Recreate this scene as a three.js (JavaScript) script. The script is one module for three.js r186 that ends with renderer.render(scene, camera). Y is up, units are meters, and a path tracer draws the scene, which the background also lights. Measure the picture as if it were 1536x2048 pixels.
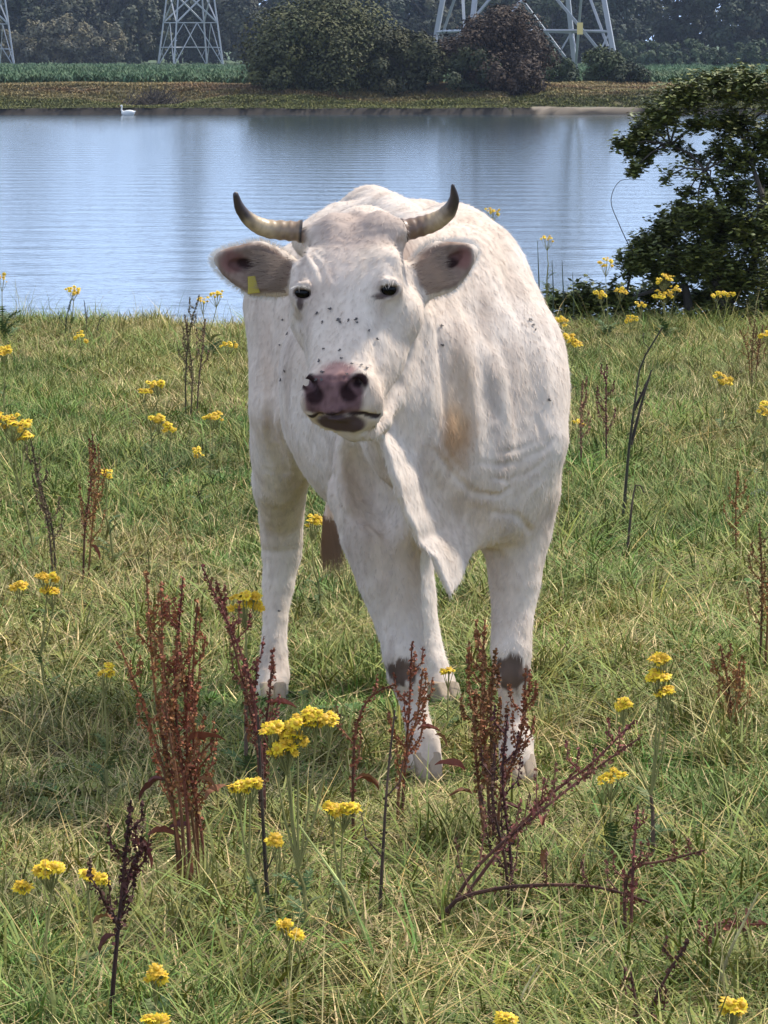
import * as THREE from 'three';
import { mergeGeometries } from 'three/addons/utils/BufferGeometryUtils.js';

// ---------------------------------------------------------------- camera, sky, sun, exposure
const F = 8893, CAM_H = 1.81, PITCH = Math.atan(924 / F);          // focal length in photograph pixels, eye height, tilt
const scene = new THREE.Scene();
const camera = new THREE.PerspectiveCamera(2 * Math.atan(1024 / F) * 180 / Math.PI, 0.75, 0.5, 6000);
camera.position.set(0, CAM_H, 0);
camera.rotation.x = -PITCH;
scene.add(camera);

const renderer = new THREE.WebGLRenderer({ antialias: true });
renderer.toneMapping = THREE.LinearToneMapping;
renderer.toneMappingExposure = 1.2;
renderer.shadowMap.enabled = true;

const SUN_AZ = 61 * Math.PI / 180, SUN_EL = 52 * Math.PI / 180;     // azimuth: degrees from straight ahead towards the right
const sunDir = new THREE.Vector3(Math.sin(SUN_AZ) * Math.cos(SUN_EL), Math.sin(SUN_EL), -Math.cos(SUN_AZ) * Math.cos(SUN_EL));
const sun = new THREE.DirectionalLight(new THREE.Color(1, 0.945, 0.84), 4.3);
sun.position.copy(sunDir).multiplyScalar(60); sun.position.z -= 11;
sun.target.position.set(0, 0, -11); scene.add(sun.target);
sun.castShadow = true; sun.shadow.radius = 9; sun.shadow.mapSize.set(2048, 2048);
Object.assign(sun.shadow.camera, { left: -14, right: 14, top: 14, bottom: -14, near: 1, far: 140 });
scene.add(sun);

// ---------------------------------------------------------------- noise and random
function rng(seed) { let a = seed >>> 0; return () => { a = (a + 0x6D2B79F5) | 0; let t = Math.imul(a ^ (a >>> 15), 1 | a); t = (t + Math.imul(t ^ (t >>> 7), 61 | t)) ^ t; return ((t ^ (t >>> 14)) >>> 0) / 4294967296; }; }
function h3(x, y, z) { let n = Math.imul(x, 374761393) ^ Math.imul(y, 668265263) ^ Math.imul(z, 1274126177); n = Math.imul(n ^ (n >>> 13), 1274126177); return ((n ^ (n >>> 16)) >>> 0) / 4294967296; }
function vnoise(x, y, z = 0) {                                       // value noise, -1 .. 1
  const xi = Math.floor(x), yi = Math.floor(y), zi = Math.floor(z); let u = x - xi, v = y - yi, w = z - zi;
  u = u * u * (3 - 2 * u); v = v * v * (3 - 2 * v); w = w * w * (3 - 2 * w);
  const L = (a, b, t) => a + (b - a) * t;
  return 2 * L(L(L(h3(xi, yi, zi), h3(xi + 1, yi, zi), u), L(h3(xi, yi + 1, zi), h3(xi + 1, yi + 1, zi), u), v),
    L(L(h3(xi, yi, zi + 1), h3(xi + 1, yi, zi + 1), u), L(h3(xi, yi + 1, zi + 1), h3(xi + 1, yi + 1, zi + 1), u), v), w) - 1;
}
const fbm = (x, y, z = 0, o = 4) => { let s = 0, a = 0.5; for (let i = 0; i < o; i++) { s += a * vnoise(x, y, z); x = x * 2.03 + 7.1; y = y * 2.03 + 3.7; z = z * 2.03 + 1.3; a *= 0.5; } return s; };
const clamp = (x, a = 0, b = 1) => Math.min(b, Math.max(a, x)), mix = (a, b, t) => a + (b - a) * t;
const sstep = (a, b, x) => { const t = clamp((x - a) / (b - a)); return t * t * (3 - 2 * t); };
const V = (x, y, z) => new THREE.Vector3(x, y, z);

// sky: pale summer haze with thin, high, broken cloud
{
  const W = 1024, H = 512, d = new Float32Array(W * H * 4);
  for (let j = 0; j < H; j++) for (let i = 0; i < W; i++) {
    const el = ((j + 0.5) / H - 0.5) * Math.PI, az = ((i + 0.5) / W) * 2 * Math.PI, e = Math.max(0, Math.sin(el));
    const x = Math.cos(az) * Math.cos(el), z = Math.sin(az) * Math.cos(el), q = 1 / (e + 0.16);
    const c = sstep(-0.06, 0.4, fbm(x * q * 1.1 + 3, z * q * 1.1 + 9, 0.5, 5)) * 0.8;
    const t = Math.pow(1 - e, 2.4);
    const col = [mix(0.17, 0.54, t), mix(0.235, 0.735, t), mix(0.37, 1.08, t)], cl = [0.7, 0.7, 0.7];
    const k = (j * W + i) * 4, n = mix(0.3, 1, sstep(-0.05, -0.01, el));
    for (let m = 0; m < 3; m++) d[k + m] = SKY_GAIN() * n * mix(col[m], cl[m], c * mix(1, 0.25, t));
    d[k + 3] = 1;
  }
  const sky = new THREE.DataTexture(d, W, H, THREE.RGBAFormat, THREE.FloatType);
  sky.mapping = THREE.EquirectangularReflectionMapping; sky.magFilter = THREE.LinearFilter; sky.minFilter = THREE.LinearFilter; sky.needsUpdate = true;
  scene.background = sky; scene.environment = sky;
}
function SKY_GAIN() { return 1.55; }

// ---------------------------------------------------------------- placing: a photograph pixel at a distance ahead
const cp = Math.cos(PITCH), sp = Math.sin(PITCH);
function ray(px, py) { const a = (px - 768) / F, b = -(py - 1024) / F; return V(a, b * cp - sp, -(b * sp + cp)); }
function P(px, py, zz) { const r = ray(px, py), t = zz / -r.z; return V(r.x * t, CAM_H + r.y * t, -zz); }

const taken = {};
function numbered(n) { const k = (taken[n] = (taken[n] ?? -1) + 1); return k ? `${n}_${String(k).padStart(3, '0')}` : n; }
function part(name, geo, mat, parent) { const m = new THREE.Mesh(geo, mat); m.name = name; m.castShadow = m.receiveShadow = true; parent.add(m); return m; }
function thing(name, label, category, pos = [0, 0, 0], group) { const g = new THREE.Group(); g.name = numbered(name); g.position.set(...pos); g.userData = { label, category }; if (group) g.userData.group = group; scene.add(g); return g; }
function meshThing(name, geo, mat, label, category, group) { const m = part(numbered(name), geo, mat, scene); m.userData = { label, category }; if (group) m.userData.group = group; return m; }
function setting(name, geo, mat) { const m = part(numbered(name), geo, mat, scene); m.userData = { kind: 'structure', label: name.replace(/_/g, ' ') }; return m; }
const std = (r, g, b, rough = 0.9, extra = {}) => new THREE.MeshStandardMaterial({ color: new THREE.Color().setRGB(r, g, b), roughness: rough, side: THREE.DoubleSide, ...extra });

// triangle soup builder
class Soup {
  constructor() { this.p = []; this.c = []; this.n = []; }
  tri(a, b, c, col) { this.p.push(a[0], a[1], a[2], b[0], b[1], b[2], c[0], c[1], c[2]); if (col) for (let i = 0; i < 3; i++) this.c.push(col[0], col[1], col[2]); }
  quad(a, b, c, d, col) { this.tri(a, b, c, col); this.tri(a, c, d, col); }
  // tapered tube through points with radii
  tube(pts, rad, sides = 5, col, cap = true) {
    const n = pts.length, rings = []; let up = V(0.3, 0.1, 1).normalize();
    for (let i = 0; i < n; i++) {
      const t = V(...pts[Math.min(n - 1, i + 1)]).sub(V(...pts[Math.max(0, i - 1)])).normalize();
      const u = up.clone().addScaledVector(t, -up.dot(t)).normalize(), w = t.clone().cross(u); up = u;
      const r = typeof rad === 'function' ? rad(i / (n - 1)) : rad[i], ring = [];
      for (let k = 0; k < sides; k++) { const a = k / sides * 2 * Math.PI, c = Math.cos(a) * r, s = Math.sin(a) * r; ring.push([pts[i][0] + u.x * c + w.x * s, pts[i][1] + u.y * c + w.y * s, pts[i][2] + u.z * c + w.z * s]); }
      rings.push(ring);
    }
    for (let i = 0; i < n - 1; i++) for (let k = 0; k < sides; k++) { const k2 = (k + 1) % sides, c = typeof col === 'function' ? col(i / (n - 1)) : col; this.quad(rings[i][k], rings[i][k2], rings[i + 1][k2], rings[i + 1][k], c); }
    if (cap) for (const [i, s] of [[0, 1], [n - 1, -1]]) for (let k = 1; k < sides - 1; k++) { const c = typeof col === 'function' ? col(i / (n - 1)) : col; s > 0 ? this.tri(rings[i][0], rings[i][k + 1], rings[i][k], c) : this.tri(rings[i][0], rings[i][k], rings[i][k + 1], c); }
    return this;
  }
  geo(smooth) {
    const g = new THREE.BufferGeometry(); g.setAttribute('position', new THREE.Float32BufferAttribute(this.p, 3));
    if (this.c.length) g.setAttribute('color', new THREE.Float32BufferAttribute(this.c, 3));
    g.computeVertexNormals(); return g;
  }
}
// ---------------------------------------------------------------- implicit surfaces
const smin = (a, b, k) => { const h = k - Math.abs(a - b); return h > 0 ? Math.min(a, b) - h * h / (4 * k) : Math.min(a, b); };
const smax = (a, b, k) => -smin(-a, -b, k);
function cone(A, B, ra, rb) {
  const ax = A.x, ay = A.y, az = A.z, dx = B.x - ax, dy = B.y - ay, dz = B.z - az, l2 = dx * dx + dy * dy + dz * dz;
  return (x, y, z) => { const px = x - ax, py = y - ay, pz = z - az; let t = (px * dx + py * dy + pz * dz) / l2; t = t < 0 ? 0 : t > 1 ? 1 : t; const qx = px - dx * t, qy = py - dy * t, qz = pz - dz * t; return Math.sqrt(qx * qx + qy * qy + qz * qz) - (ra + (rb - ra) * t); };
}
function ellipsoid(C, e1, e2, e3, r1, r2, r3) {
  return (x, y, z) => {
    const px = x - C.x, py = y - C.y, pz = z - C.z, a = (px * e1.x + py * e1.y + pz * e1.z), b = (px * e2.x + py * e2.y + pz * e2.z), c = (px * e3.x + py * e3.y + pz * e3.z);
    const k0 = Math.sqrt(a * a / (r1 * r1) + b * b / (r2 * r2) + c * c / (r3 * r3)), k1 = Math.sqrt(a * a / r1 ** 4 + b * b / r2 ** 4 + c * c / r3 ** 4);
    return k1 < 1e-6 ? -Math.min(r1, r2, r3) : k0 * (k0 - 1) / k1;
  };
}
function chain(pts, k) {                                              // [[Vector3, radius], ...]
  const f = []; for (let i = 0; i < pts.length - 1; i++) f.push(cone(pts[i][0], pts[i + 1][0], pts[i][1], pts[i + 1][1]));
  const b = new THREE.Box3(); for (const [p, r] of pts) { b.expandByPoint(p.clone().addScalar(r)); b.expandByPoint(p.clone().addScalar(-r)); }
  return Object.assign((x, y, z) => { let d = f[0](x, y, z); for (let i = 1; i < f.length; i++) d = smin(d, f[i](x, y, z), k); return d; }, { box: b });
}
function stations(table) {                                            // rows [t, ...values]; smooth (monotone-ish cubic) interpolation
  const n = table.length, w = table[0].length - 1;
  const at = (t, out) => {
    let i = 0; while (i < n - 2 && t > table[i + 1][0]) i++;
    const a = table[i], b = table[i + 1], p = table[Math.max(0, i - 1)], q = table[Math.min(n - 1, i + 2)], h = b[0] - a[0], u = clamp((t - a[0]) / h), u2 = u * u, u3 = u2 * u;
    for (let k = 1; k <= w; k++) {
      const m0 = i > 0 ? (b[k] - p[k]) / (b[0] - p[0]) * h : b[k] - a[k], m1 = i < n - 2 ? (q[k] - a[k]) / (q[0] - a[0]) * h : b[k] - a[k];
      out[k - 1] = (2 * u3 - 3 * u2 + 1) * a[k] + (u3 - 2 * u2 + u) * m0 + (-2 * u3 + 3 * u2) * b[k] + (u3 - u2) * m1;
    }
  };
  const t0 = table[0][0], t1 = table[n - 1][0], N = 400, lut = new Float32Array((N + 1) * w), o = [];
  for (let i = 0; i <= N; i++) { at(t0 + (t1 - t0) * i / N, o); for (let k = 0; k < w; k++) lut[i * w + k] = o[k]; }
  return { t0, t1, get(t, out) { const f = clamp((t - t0) / (t1 - t0)) * N, i = Math.min(N - 1, Math.floor(f)), u = f - i; for (let k = 0; k < w; k++) out[k] = lut[i * w + k] * (1 - u) + lut[(i + 1) * w + k] * u; } };
}
// naive surface nets with block culling
function surfaceNets(f, lo, hi, h, slack = 1.7) {
  const nx = Math.ceil((hi.x - lo.x) / h) + 1, ny = Math.ceil((hi.y - lo.y) / h) + 1, nz = Math.ceil((hi.z - lo.z) / h) + 1, B = 6;
  const v = new Float32Array(nx * ny * nz), R = B * h * 0.87 * slack;
  for (let bz = 0; bz < nz; bz += B) for (let by = 0; by < ny; by += B) for (let bx = 0; bx < nx; bx += B) {
    const c = f(lo.x + (bx + B / 2) * h, lo.y + (by + B / 2) * h, lo.z + (bz + B / 2) * h), near = Math.abs(c) < R;
    for (let z = bz; z < Math.min(nz, bz + B); z++) for (let y = by; y < Math.min(ny, by + B); y++) { let i = (z * ny + y) * nx + bx; for (let x = bx; x < Math.min(nx, bx + B); x++, i++) v[i] = near ? f(lo.x + x * h, lo.y + y * h, lo.z + z * h) : c; }
  }
  const id = new Int32Array(nx * ny * nz).fill(-1), pos = [], idx = [];
  const off = [0, 1, nx, nx + 1, nx * ny, nx * ny + 1, nx * ny + nx, nx * ny + nx + 1];
  const E = [[0, 1], [0, 2], [0, 4], [1, 3], [1, 5], [2, 3], [2, 6], [3, 7], [4, 5], [4, 6], [5, 7], [6, 7]];
  for (let z = 0; z < nz - 1; z++) for (let y = 0; y < ny - 1; y++) for (let x = 0; x < nx - 1; x++) {
    const i = (z * ny + y) * nx + x; let m = 0; for (let k = 0; k < 8; k++) if (v[i + off[k]] < 0) m |= 1 << k;
    if (m === 0 || m === 255) continue;
    let sx = 0, sy = 0, sz = 0, n = 0;
    for (const [a, b] of E) { if (((m >> a) & 1) === ((m >> b) & 1)) continue; const va = v[i + off[a]], vb = v[i + off[b]], t = va / (va - vb); sx += mix(a & 1, b & 1, t); sy += mix((a >> 1) & 1, (b >> 1) & 1, t); sz += mix(a >> 2, b >> 2, t); n++; }
    id[i] = pos.length / 3; pos.push(lo.x + (x + sx / n) * h, lo.y + (y + sy / n) * h, lo.z + (z + sz / n) * h);
  }
  const quad = (a, b, c, d, fl) => { if (a < 0 || b < 0 || c < 0 || d < 0) return; fl ? idx.push(a, b, c, a, c, d) : idx.push(a, c, b, a, d, c); };
  for (let z = 1; z < nz - 1; z++) for (let y = 1; y < ny - 1; y++) for (let x = 1; x < nx - 1; x++) {
    const i = (z * ny + y) * nx + x, s = v[i] < 0;
    if (s !== v[i + 1] < 0) quad(id[i - nx - nx * ny], id[i - nx * ny], id[i], id[i - nx], s);
    if (s !== v[i + nx] < 0) quad(id[i - 1 - nx * ny], id[i - 1], id[i], id[i - nx * ny], s);
    if (s !== v[i + nx * ny] < 0) quad(id[i - 1 - nx], id[i - nx], id[i], id[i - 1], s);
  }
  const g = new THREE.BufferGeometry(); g.setAttribute('position', new THREE.Float32BufferAttribute(pos, 3)); g.setIndex(idx); g.computeVertexNormals(); return g;
}

// ---------------------------------------------------------------- the cow
const COW_U = V(0.2195, 0, 0.9756), COW_L = V(0.9756, 0, -0.2195), COW_O = V(-0.07, 0, -12.31).addScaledVector(COW_U, -0.15);
const C = (s, l, h) => COW_O.clone().addScaledVector(COW_U, s).addScaledVector(COW_L, l).add(V(0, h, 0));
function torso() {                                                    // s: half width, top, bottom
  const T = stations([
    [-0.06, 0.02, 1.20, 1.12], [0.0, 0.10, 1.31, 0.98], [0.12, 0.19, 1.385, 0.82], [0.28, 0.24, 1.41, 0.70], [0.48, 0.265, 1.40, 0.63],
    [0.70, 0.295, 1.365, 0.575], [0.95, 0.295, 1.35, 0.545], [1.15, 0.272, 1.355, 0.555], [1.32, 0.23, 1.375, 0.585], [1.47, 0.19, 1.34, 0.60], [1.60, 0.14, 1.18, 0.66], [1.66, 0.03, 0.98, 0.84]]);
  const o = [0, 0, 0];
  return (x, y, z) => {
    const px = x - COW_O.x, pz = z - COW_O.z, s = px * COW_U.x + pz * COW_U.z, l = px * COW_L.x + pz * COW_L.z;
    T.get(s, o); const b = (o[1] - o[2]) / 2, hc = (o[1] + o[2]) / 2 - 0.06 * b; const dh = y - hc; const a = Math.max(0.004, o[0] * (l < 0 ? 1 + 0.21 * Math.exp(-(((s - 0.86) / 0.2) ** 2)) - 0.12 * Math.exp(-(((s - 0.48) / 0.12) ** 2)) : 1)), bb = Math.max(0.004, dh > 0 ? o[1] - hc : hc - o[2]);
    const E = dh > 0 ? 2.15 - 0.38 * Math.min(1, dh / bb * 2) : 2.15;
    const q = Math.pow(Math.pow(Math.abs(l) / a, E) + Math.pow(Math.abs(dh) / bb, E), 1 / E);
    let d = (q - 1) * Math.min(a, bb) * 0.95; const over = s < T.t0 ? T.t0 - s : s > T.t1 ? s - T.t1 : 0; if (over > 0) d = Math.sqrt(Math.max(d, 0) ** 2 + over * over);
    return d;
  };
}
// head frame: a runs from the poll down the face, w across (image right), n out of the forehead
const HEAD_O = P(702, 434, 10.62), HEAD_M = P(669, 812, 10.36);
const hF = HEAD_M.clone().sub(HEAD_O).normalize();
const hW = (() => { const y = 0.26, w = V(Math.cos(y), 0.045, Math.sin(y)); return w.addScaledVector(hF, -w.dot(hF)).normalize(); })();
const hN = hW.clone().cross(hF).normalize().multiplyScalar(-1); if (hN.z < 0) hN.multiplyScalar(-1);
const H = (a, w, n) => HEAD_O.clone().addScaledVector(hF, a).addScaledVector(hW, w).addScaledVector(hN, n);
function skull() {                                                    // a: half width, front, back (n)
  const T = stations([
    [-0.05, 0.02, -0.07, -0.12], [-0.02, 0.078, -0.05, -0.15], [0.03, 0.107, -0.008, -0.17], [0.09, 0.118, 0.012, -0.195], [0.16, 0.126, 0.022, -0.225], [0.22, 0.116, 0.021, -0.235],
    [0.29, 0.1, 0.014, -0.215], [0.36, 0.086, 0.006, -0.175], [0.405, 0.083, 0.006, -0.15], [0.445, 0.085, 0.004, -0.134], [0.478, 0.084, -0.010, -0.122], [0.502, 0.06, -0.03, -0.105], [0.513, 0.02, -0.052, -0.085]]);
  const o = [0, 0, 0];
  return (x, y, z) => {
    const px = x - HEAD_O.x, py = y - HEAD_O.y, pz = z - HEAD_O.z, a = px * hF.x + py * hF.y + pz * hF.z, w = px * hW.x + py * hW.y + pz * hW.z, n = px * hN.x + py * hN.y + pz * hN.z;
    T.get(a, o); const c = o[1] - 0.075, up = 0.075, dn = c - o[2], dn_ = n - c, bb = dn_ > 0 ? up : Math.max(0.004, dn), E = dn_ > 0 ? 3.1 : 2.2;
    const ww = Math.max(0.004, o[0]) * (dn_ < 0 ? 1 - 0.18 * clamp(-dn_ / dn) : 1) * (1 - (w < 0 ? 0.0 : 0.1) * sstep(0.17, 0.28, a) * (1 - sstep(0.37, 0.43, a)) * sstep(-0.04, 0.06, dn_)) * (1 - 0.1 * sstep(-0.02, 0.06, dn_) * (1 - sstep(0.1, 0.2, a)));
    const q = Math.pow(Math.pow(Math.abs(w) / ww, E) + Math.pow(Math.abs(dn_) / bb, E), 1 / E);
    let d = (q - 1) * Math.min(ww, bb) * 0.9; const over = a < T.t0 ? T.t0 - a : a > T.t1 ? a - T.t1 : 0; if (over > 0) d = Math.sqrt(Math.max(d, 0) ** 2 + over * over);
    return d;
  };
}
const axisX = V(1, 0, 0), axisY = V(0, 1, 0), axisZ = V(0, 0, 1);
function ear(base, tip, width, face, thick = 0.03) {
  const e1 = tip.clone().sub(base), L = e1.length(); e1.normalize(); const e3 = face.clone().addScaledVector(e1, -face.dot(e1)).normalize(), e2 = e3.clone().cross(e1);
  const mid = base.clone().addScaledVector(e1, L * 0.52), out = ellipsoid(mid, e1, e2, e3, L * 0.5, width / 2, thick);
  const hole = ellipsoid(mid.clone().addScaledVector(e1, L * 0.07).addScaledVector(e3, thick * 1.05), e1, e2, e3, L * 0.385, width * 0.385, thick * 0.9);
  const pit = ellipsoid(mid.clone().addScaledVector(e1, L * 0.12).addScaledVector(e3, thick * 0.15), e1.clone().addScaledVector(e2, -0.6).normalize(), e2, e3, L * 0.15, width * 0.13, thick * 0.62);
  const root = cone(base.clone().addScaledVector(e1, -0.045), base.clone().addScaledVector(e1, L * 0.2), 0.03, 0.036);
  const leaf = (x, y, z) => { const dx = x - mid.x, dy = y - mid.y, dz = z - mid.z, a = (dx * e1.x + dy * e1.y + dz * e1.z) / (L * 0.5), b = dx * e2.x + dy * e2.y + dz * e2.z, k = b * 0.5 * clamp(a, 0, 1.2); x += e2.x * k; y += e2.y * k; z += e2.z * k; return smax(smax(out(x, y, z), -hole(x, y, z), 0.008), -pit(x, y, z), 0.01) / (1 + 0.3 * clamp(a, 0, 1.2)); };
  return Object.assign((x, y, z) => smin(leaf(x, y, z), root(x, y, z), 0.03), { e1, e2, e3, mid, L, width, thick });
}
const earL = ear(P(598, 556, 10.70), P(429, 517, 10.70), 0.134, V(-0.25, 0.1, 1));
const earR = ear(P(815, 570, 10.66), P(948, 498, 10.72), 0.128, V(0.35, 0.1, 1));

const body1 = torso();
const prims = [];                                                    // [field, blend, bounding box]
const boxOf = (pts, r) => { const b = new THREE.Box3(); for (const p of pts) b.expandByPoint(p); return b.expandByScalar(r); };
function add(f, k, box) { prims.push([f, k, box, [box.min.x, box.min.y, box.min.z, box.max.x, box.max.y, box.max.z]]); }
const addChain = (pts, kin, k) => { const c = chain(pts, kin); add(c, k, c.box); };
// spine, hips, pins
addChain([[C(0.05, 0, 1.335), 0.035], [C(0.28, 0, 1.392), 0.03], [C(0.5, 0, 1.385), 0.026], [C(0.9, 0, 1.345), 0.024], [C(1.3, 0, 1.375), 0.03]], 0.03, 0.08);
for (const q of [-1, 1]) {
  addChain([[C(0.5, 0.215 * q, 1.305), 0.045], [C(0.46, 0.13 * q, 1.355), 0.04]], 0.03, 0.09);
  addChain([[C(0.02, 0.09 * q, 1.22), 0.05], [C(0.2, 0.19 * q, 1.12), 0.12]], 0.05, 0.1);
  addChain([[C(1.36, 0.08 * q, 1.3), 0.045], [C(1.45, (0.158 - 0.014 * q) * q, 1.06), 0.065], [C(1.56, (0.165 - 0.02 * q) * q, 0.86), 0.07]], 0.05, 0.1);      // shoulder blade to its point
}
// hind quarters and legs
addChain([[C(0.26, -0.145, 1.08), 0.185], [C(0.36, -0.225, 0.84), 0.125], [P(560, 960, 12.2), 0.078], [P(563, 1035, 12.33), 0.062], [P(563, 1110, 12.37), 0.055], [P(556, 1170, 12.36), 0.045], [P(550, 1235, 12.33), 0.035], [P(548, 1305, 12.3), 0.037], [P(546, 1352, 12.27), 0.046], [P(544, 1388, 12.22), 0.047]], 0.008, 0.09);
addChain([[C(0.26, 0.14, 1.08), 0.185], [C(0.36, 0.2, 0.84), 0.125], [P(806, 975, 12.2), 0.078], [P(822, 1060, 12.36), 0.062], [P(832, 1130, 12.4), 0.052], [P(842, 1200, 12.38), 0.042], [P(853, 1260, 12.35), 0.035], [P(868, 1330, 12.3), 0.038], [P(878, 1368, 12.28), 0.046], [P(886, 1395, 12.23), 0.043]], 0.008, 0.09);
// fore legs
addChain([[C(1.42, -0.17, 0.98), 0.13], [P(735, 985, 11.13), 0.1], [P(758, 1070, 11.12), 0.096], [P(778, 1160, 11.1), 0.078], [P(800, 1250, 11.08), 0.06], [P(811, 1312, 11.05), 0.053], [P(817, 1350, 11.05), 0.05], [P(826, 1400, 11.06), 0.036], [P(836, 1450, 11.05), 0.034], [P(845, 1490, 11.02), 0.043], [P(848, 1530, 10.98), 0.046]], 0.008, 0.075);
addChain([[C(1.4, 0.125, 0.94), 0.108], [P(1046, 985, 11.08), 0.088], [P(1040, 1070, 11.08), 0.078], [P(1030, 1160, 11.06), 0.066], [P(1024, 1240, 11.04), 0.053], [P(1022, 1305, 11.01), 0.05], [P(1022, 1345, 11.0), 0.046], [P(1023, 1395, 11.01), 0.034], [P(1028, 1445, 11.01), 0.033], [P(1033, 1485, 10.98), 0.042], [P(1036, 1525, 10.95), 0.045]], 0.008, 0.075);
// neck
addChain([[C(1.22, 0, 1.24), 0.13], [P(800, 560, 10.95), 0.125], [P(728, 490, 10.78), 0.095]], 0.08, 0.12);
addChain([[C(1.42, 0.0, 0.98), 0.2], [P(850, 740, 10.9), 0.15], [P(752, 650, 10.74), 0.115]], 0.08, 0.12);
addChain([[C(1.5, 0.02, 0.78), 0.15], [P(840, 880, 10.83), 0.11], [P(765, 780, 10.68), 0.085]], 0.06, 0.1);
// brisket and dewlap: a thin fold of skin hanging from the throat to the brisket
{
  const edge = [[754, 866, 10.57], [776, 915, 10.57], [796, 965, 10.58], [806, 1012, 10.6], [824, 1060, 10.63], [850, 1098, 10.66], [878, 1140, 10.69], [903, 1188, 10.71]].map((q) => P(...q));
  const root = [[800, 850, 10.78], [830, 900, 10.82], [862, 950, 10.86], [890, 985, 10.9], [915, 1015, 10.92], [938, 1035, 10.93], [945, 1060, 10.92], [925, 1110, 10.85]].map((q) => P(...q));
  const f = []; const N = 70; const ec = new THREE.CatmullRomCurve3(edge), rc = new THREE.CatmullRomCurve3(root);
  for (let i = 0; i <= N; i++) { const t = i / N, w = 0.5 + 0.5 * vnoise(t * 7, 3); f.push(cone(ec.getPoint(t).add(V(0.006 * vnoise(t * 9, 8), 0, 0)), rc.getPoint(t), mix(0.008, 0.013, w) * (1 - 0.35 * t), mix(0.03, 0.02, t))); }
  add((x, y, z) => { let d = f[0](x, y, z); for (let i = 1; i < f.length; i++) d = smin(d, f[i](x, y, z), 0.004); return d; }, 0.045, boxOf([...edge, ...root], 0.06));
}
addChain([[P(905, 950, 10.9), 0.09], [P(960, 1020, 10.93), 0.055]], 0.04, 0.09);
// tail
addChain([[C(-0.03, 0, 1.33), 0.035], [C(-0.1, -0.01, 1.1), 0.026], [C(-0.1, 0.02, 0.75), 0.02], [P(660, 1035, 12.5), 0.018]], 0.02, 0.04);
{ const f = skull(), pts = [H(-0.05, 0, -0.1), H(0.5, 0.1, 0.02), H(0.5, -0.1, -0.15), H(0.15, 0.13, -0.23), H(0.15, -0.13, 0.02), H(0, 0.13, 0)]; add(f, 0.05, boxOf(pts, 0.05)); }
for (const q of [-1, 1]) {
  addChain([[H(0.13, 0.104 * q, -0.008), 0.022], [H(0.185, 0.103 * q, -0.012), 0.021]], 0.02, 0.06);                                 // brow over the eye
  addChain([[H(0.13, 0.1 * q, -0.17), 0.045], [H(0.21, 0.1 * q, -0.12), 0.056], [H(0.32, (0.066 + 0.008 * q) * q, -0.135), 0.043], [H(0.42, 0.046 * q, -0.115), 0.032]], 0.03, 0.05);                                    // cheek
  addChain([[H(0.012, 0.06 * q, -0.05), 0.045], [H(0.02, 0.105 * q, -0.045), 0.03]], 0.02, 0.04);                                   // horn root
  addChain([[H(0.445, 0.05 * q, -0.02), 0.03], [H(0.472, 0.057 * q, -0.048), 0.029], [H(0.482, 0.058 * q, -0.08), 0.022]], 0.02, 0.03); // upper lip
}
addChain([[H(0.455, 0, -0.005), 0.018], [H(0.49, 0, -0.03), 0.03]], 0.02, 0.04);
addChain([[H(0.488, -0.03, -0.092), 0.025], [H(0.488, 0.03, -0.092), 0.025], [H(0.46, 0.04, -0.12), 0.03]], 0.02, 0.022);       // lower lip
addChain([[P(708, 868, 10.47), 0.014], [P(742, 862, 10.5), 0.018], [P(764, 846, 10.54), 0.02], [P(770, 800, 10.6), 0.03]], 0.02, 0.035); // chin and jaw
add(earL, 0.03, boxOf([P(600, 545, 10.7), P(425, 480, 10.7), P(500, 600, 10.7)], 0.05));
add(earR, 0.03, boxOf([P(810, 560, 10.66), P(950, 475, 10.72), P(880, 600, 10.7)], 0.05));

const bigCarves = [];                                                 // [field, blend, box]
function cowBase(x, y, z) {
  let d = body1(x, y, z);
  for (let i = 0; i < prims.length; i++) {
    const p = prims[i], b = p[3], ex = x < b[0] ? b[0] - x : x > b[3] ? x - b[3] : 0, ey = y < b[1] ? b[1] - y : y > b[4] ? y - b[4] : 0, ez = z < b[2] ? b[2] - z : z > b[5] ? z - b[5] : 0, e = ex * ex + ey * ey + ez * ez;
    if (e > 0) { const m = d + p[1]; if (m < 0 || e > m * m) continue; }
    d = smin(d, p[0](x, y, z), p[1]);
  }
  for (const c of bigCarves) { const q = c[0](x, y, z); if (q < 0.2) d = smax(d, -q, c[1]); }
  return d;
}
function cowHit(px, py, f = cowBase) {                              // where the line of sight of a pixel meets the cow
  const r = ray(px, py).normalize(); let t = 9.5; for (let i = 0; i < 220; i++) { const d = f(r.x * t, CAM_H + r.y * t, r.z * t); if (d < 0.0006) break; t += d * 0.5; if (t > 14) return null; }
  return V(r.x * t, CAM_H + r.y * t, r.z * t);
}
function gradient(f, p, e = 0.004) { return V(f(p.x + e, p.y, p.z) - f(p.x - e, p.y, p.z), f(p.x, p.y + e, p.z) - f(p.x, p.y - e, p.z), f(p.x, p.y, p.z + e) - f(p.x, p.y, p.z - e)).normalize(); }
{ // hollow beside the dewlap, between throat and shoulder
  const q = cowHit(742, 980).add(V(-0.01, 0.005, 0.035)); bigCarves.push([ellipsoid(q, V(0.87, 0.49, 0).normalize(), V(-0.49, 0.87, 0).normalize(), axisZ, 0.058, 0.14, 0.13), 0.05]);
}
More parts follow.
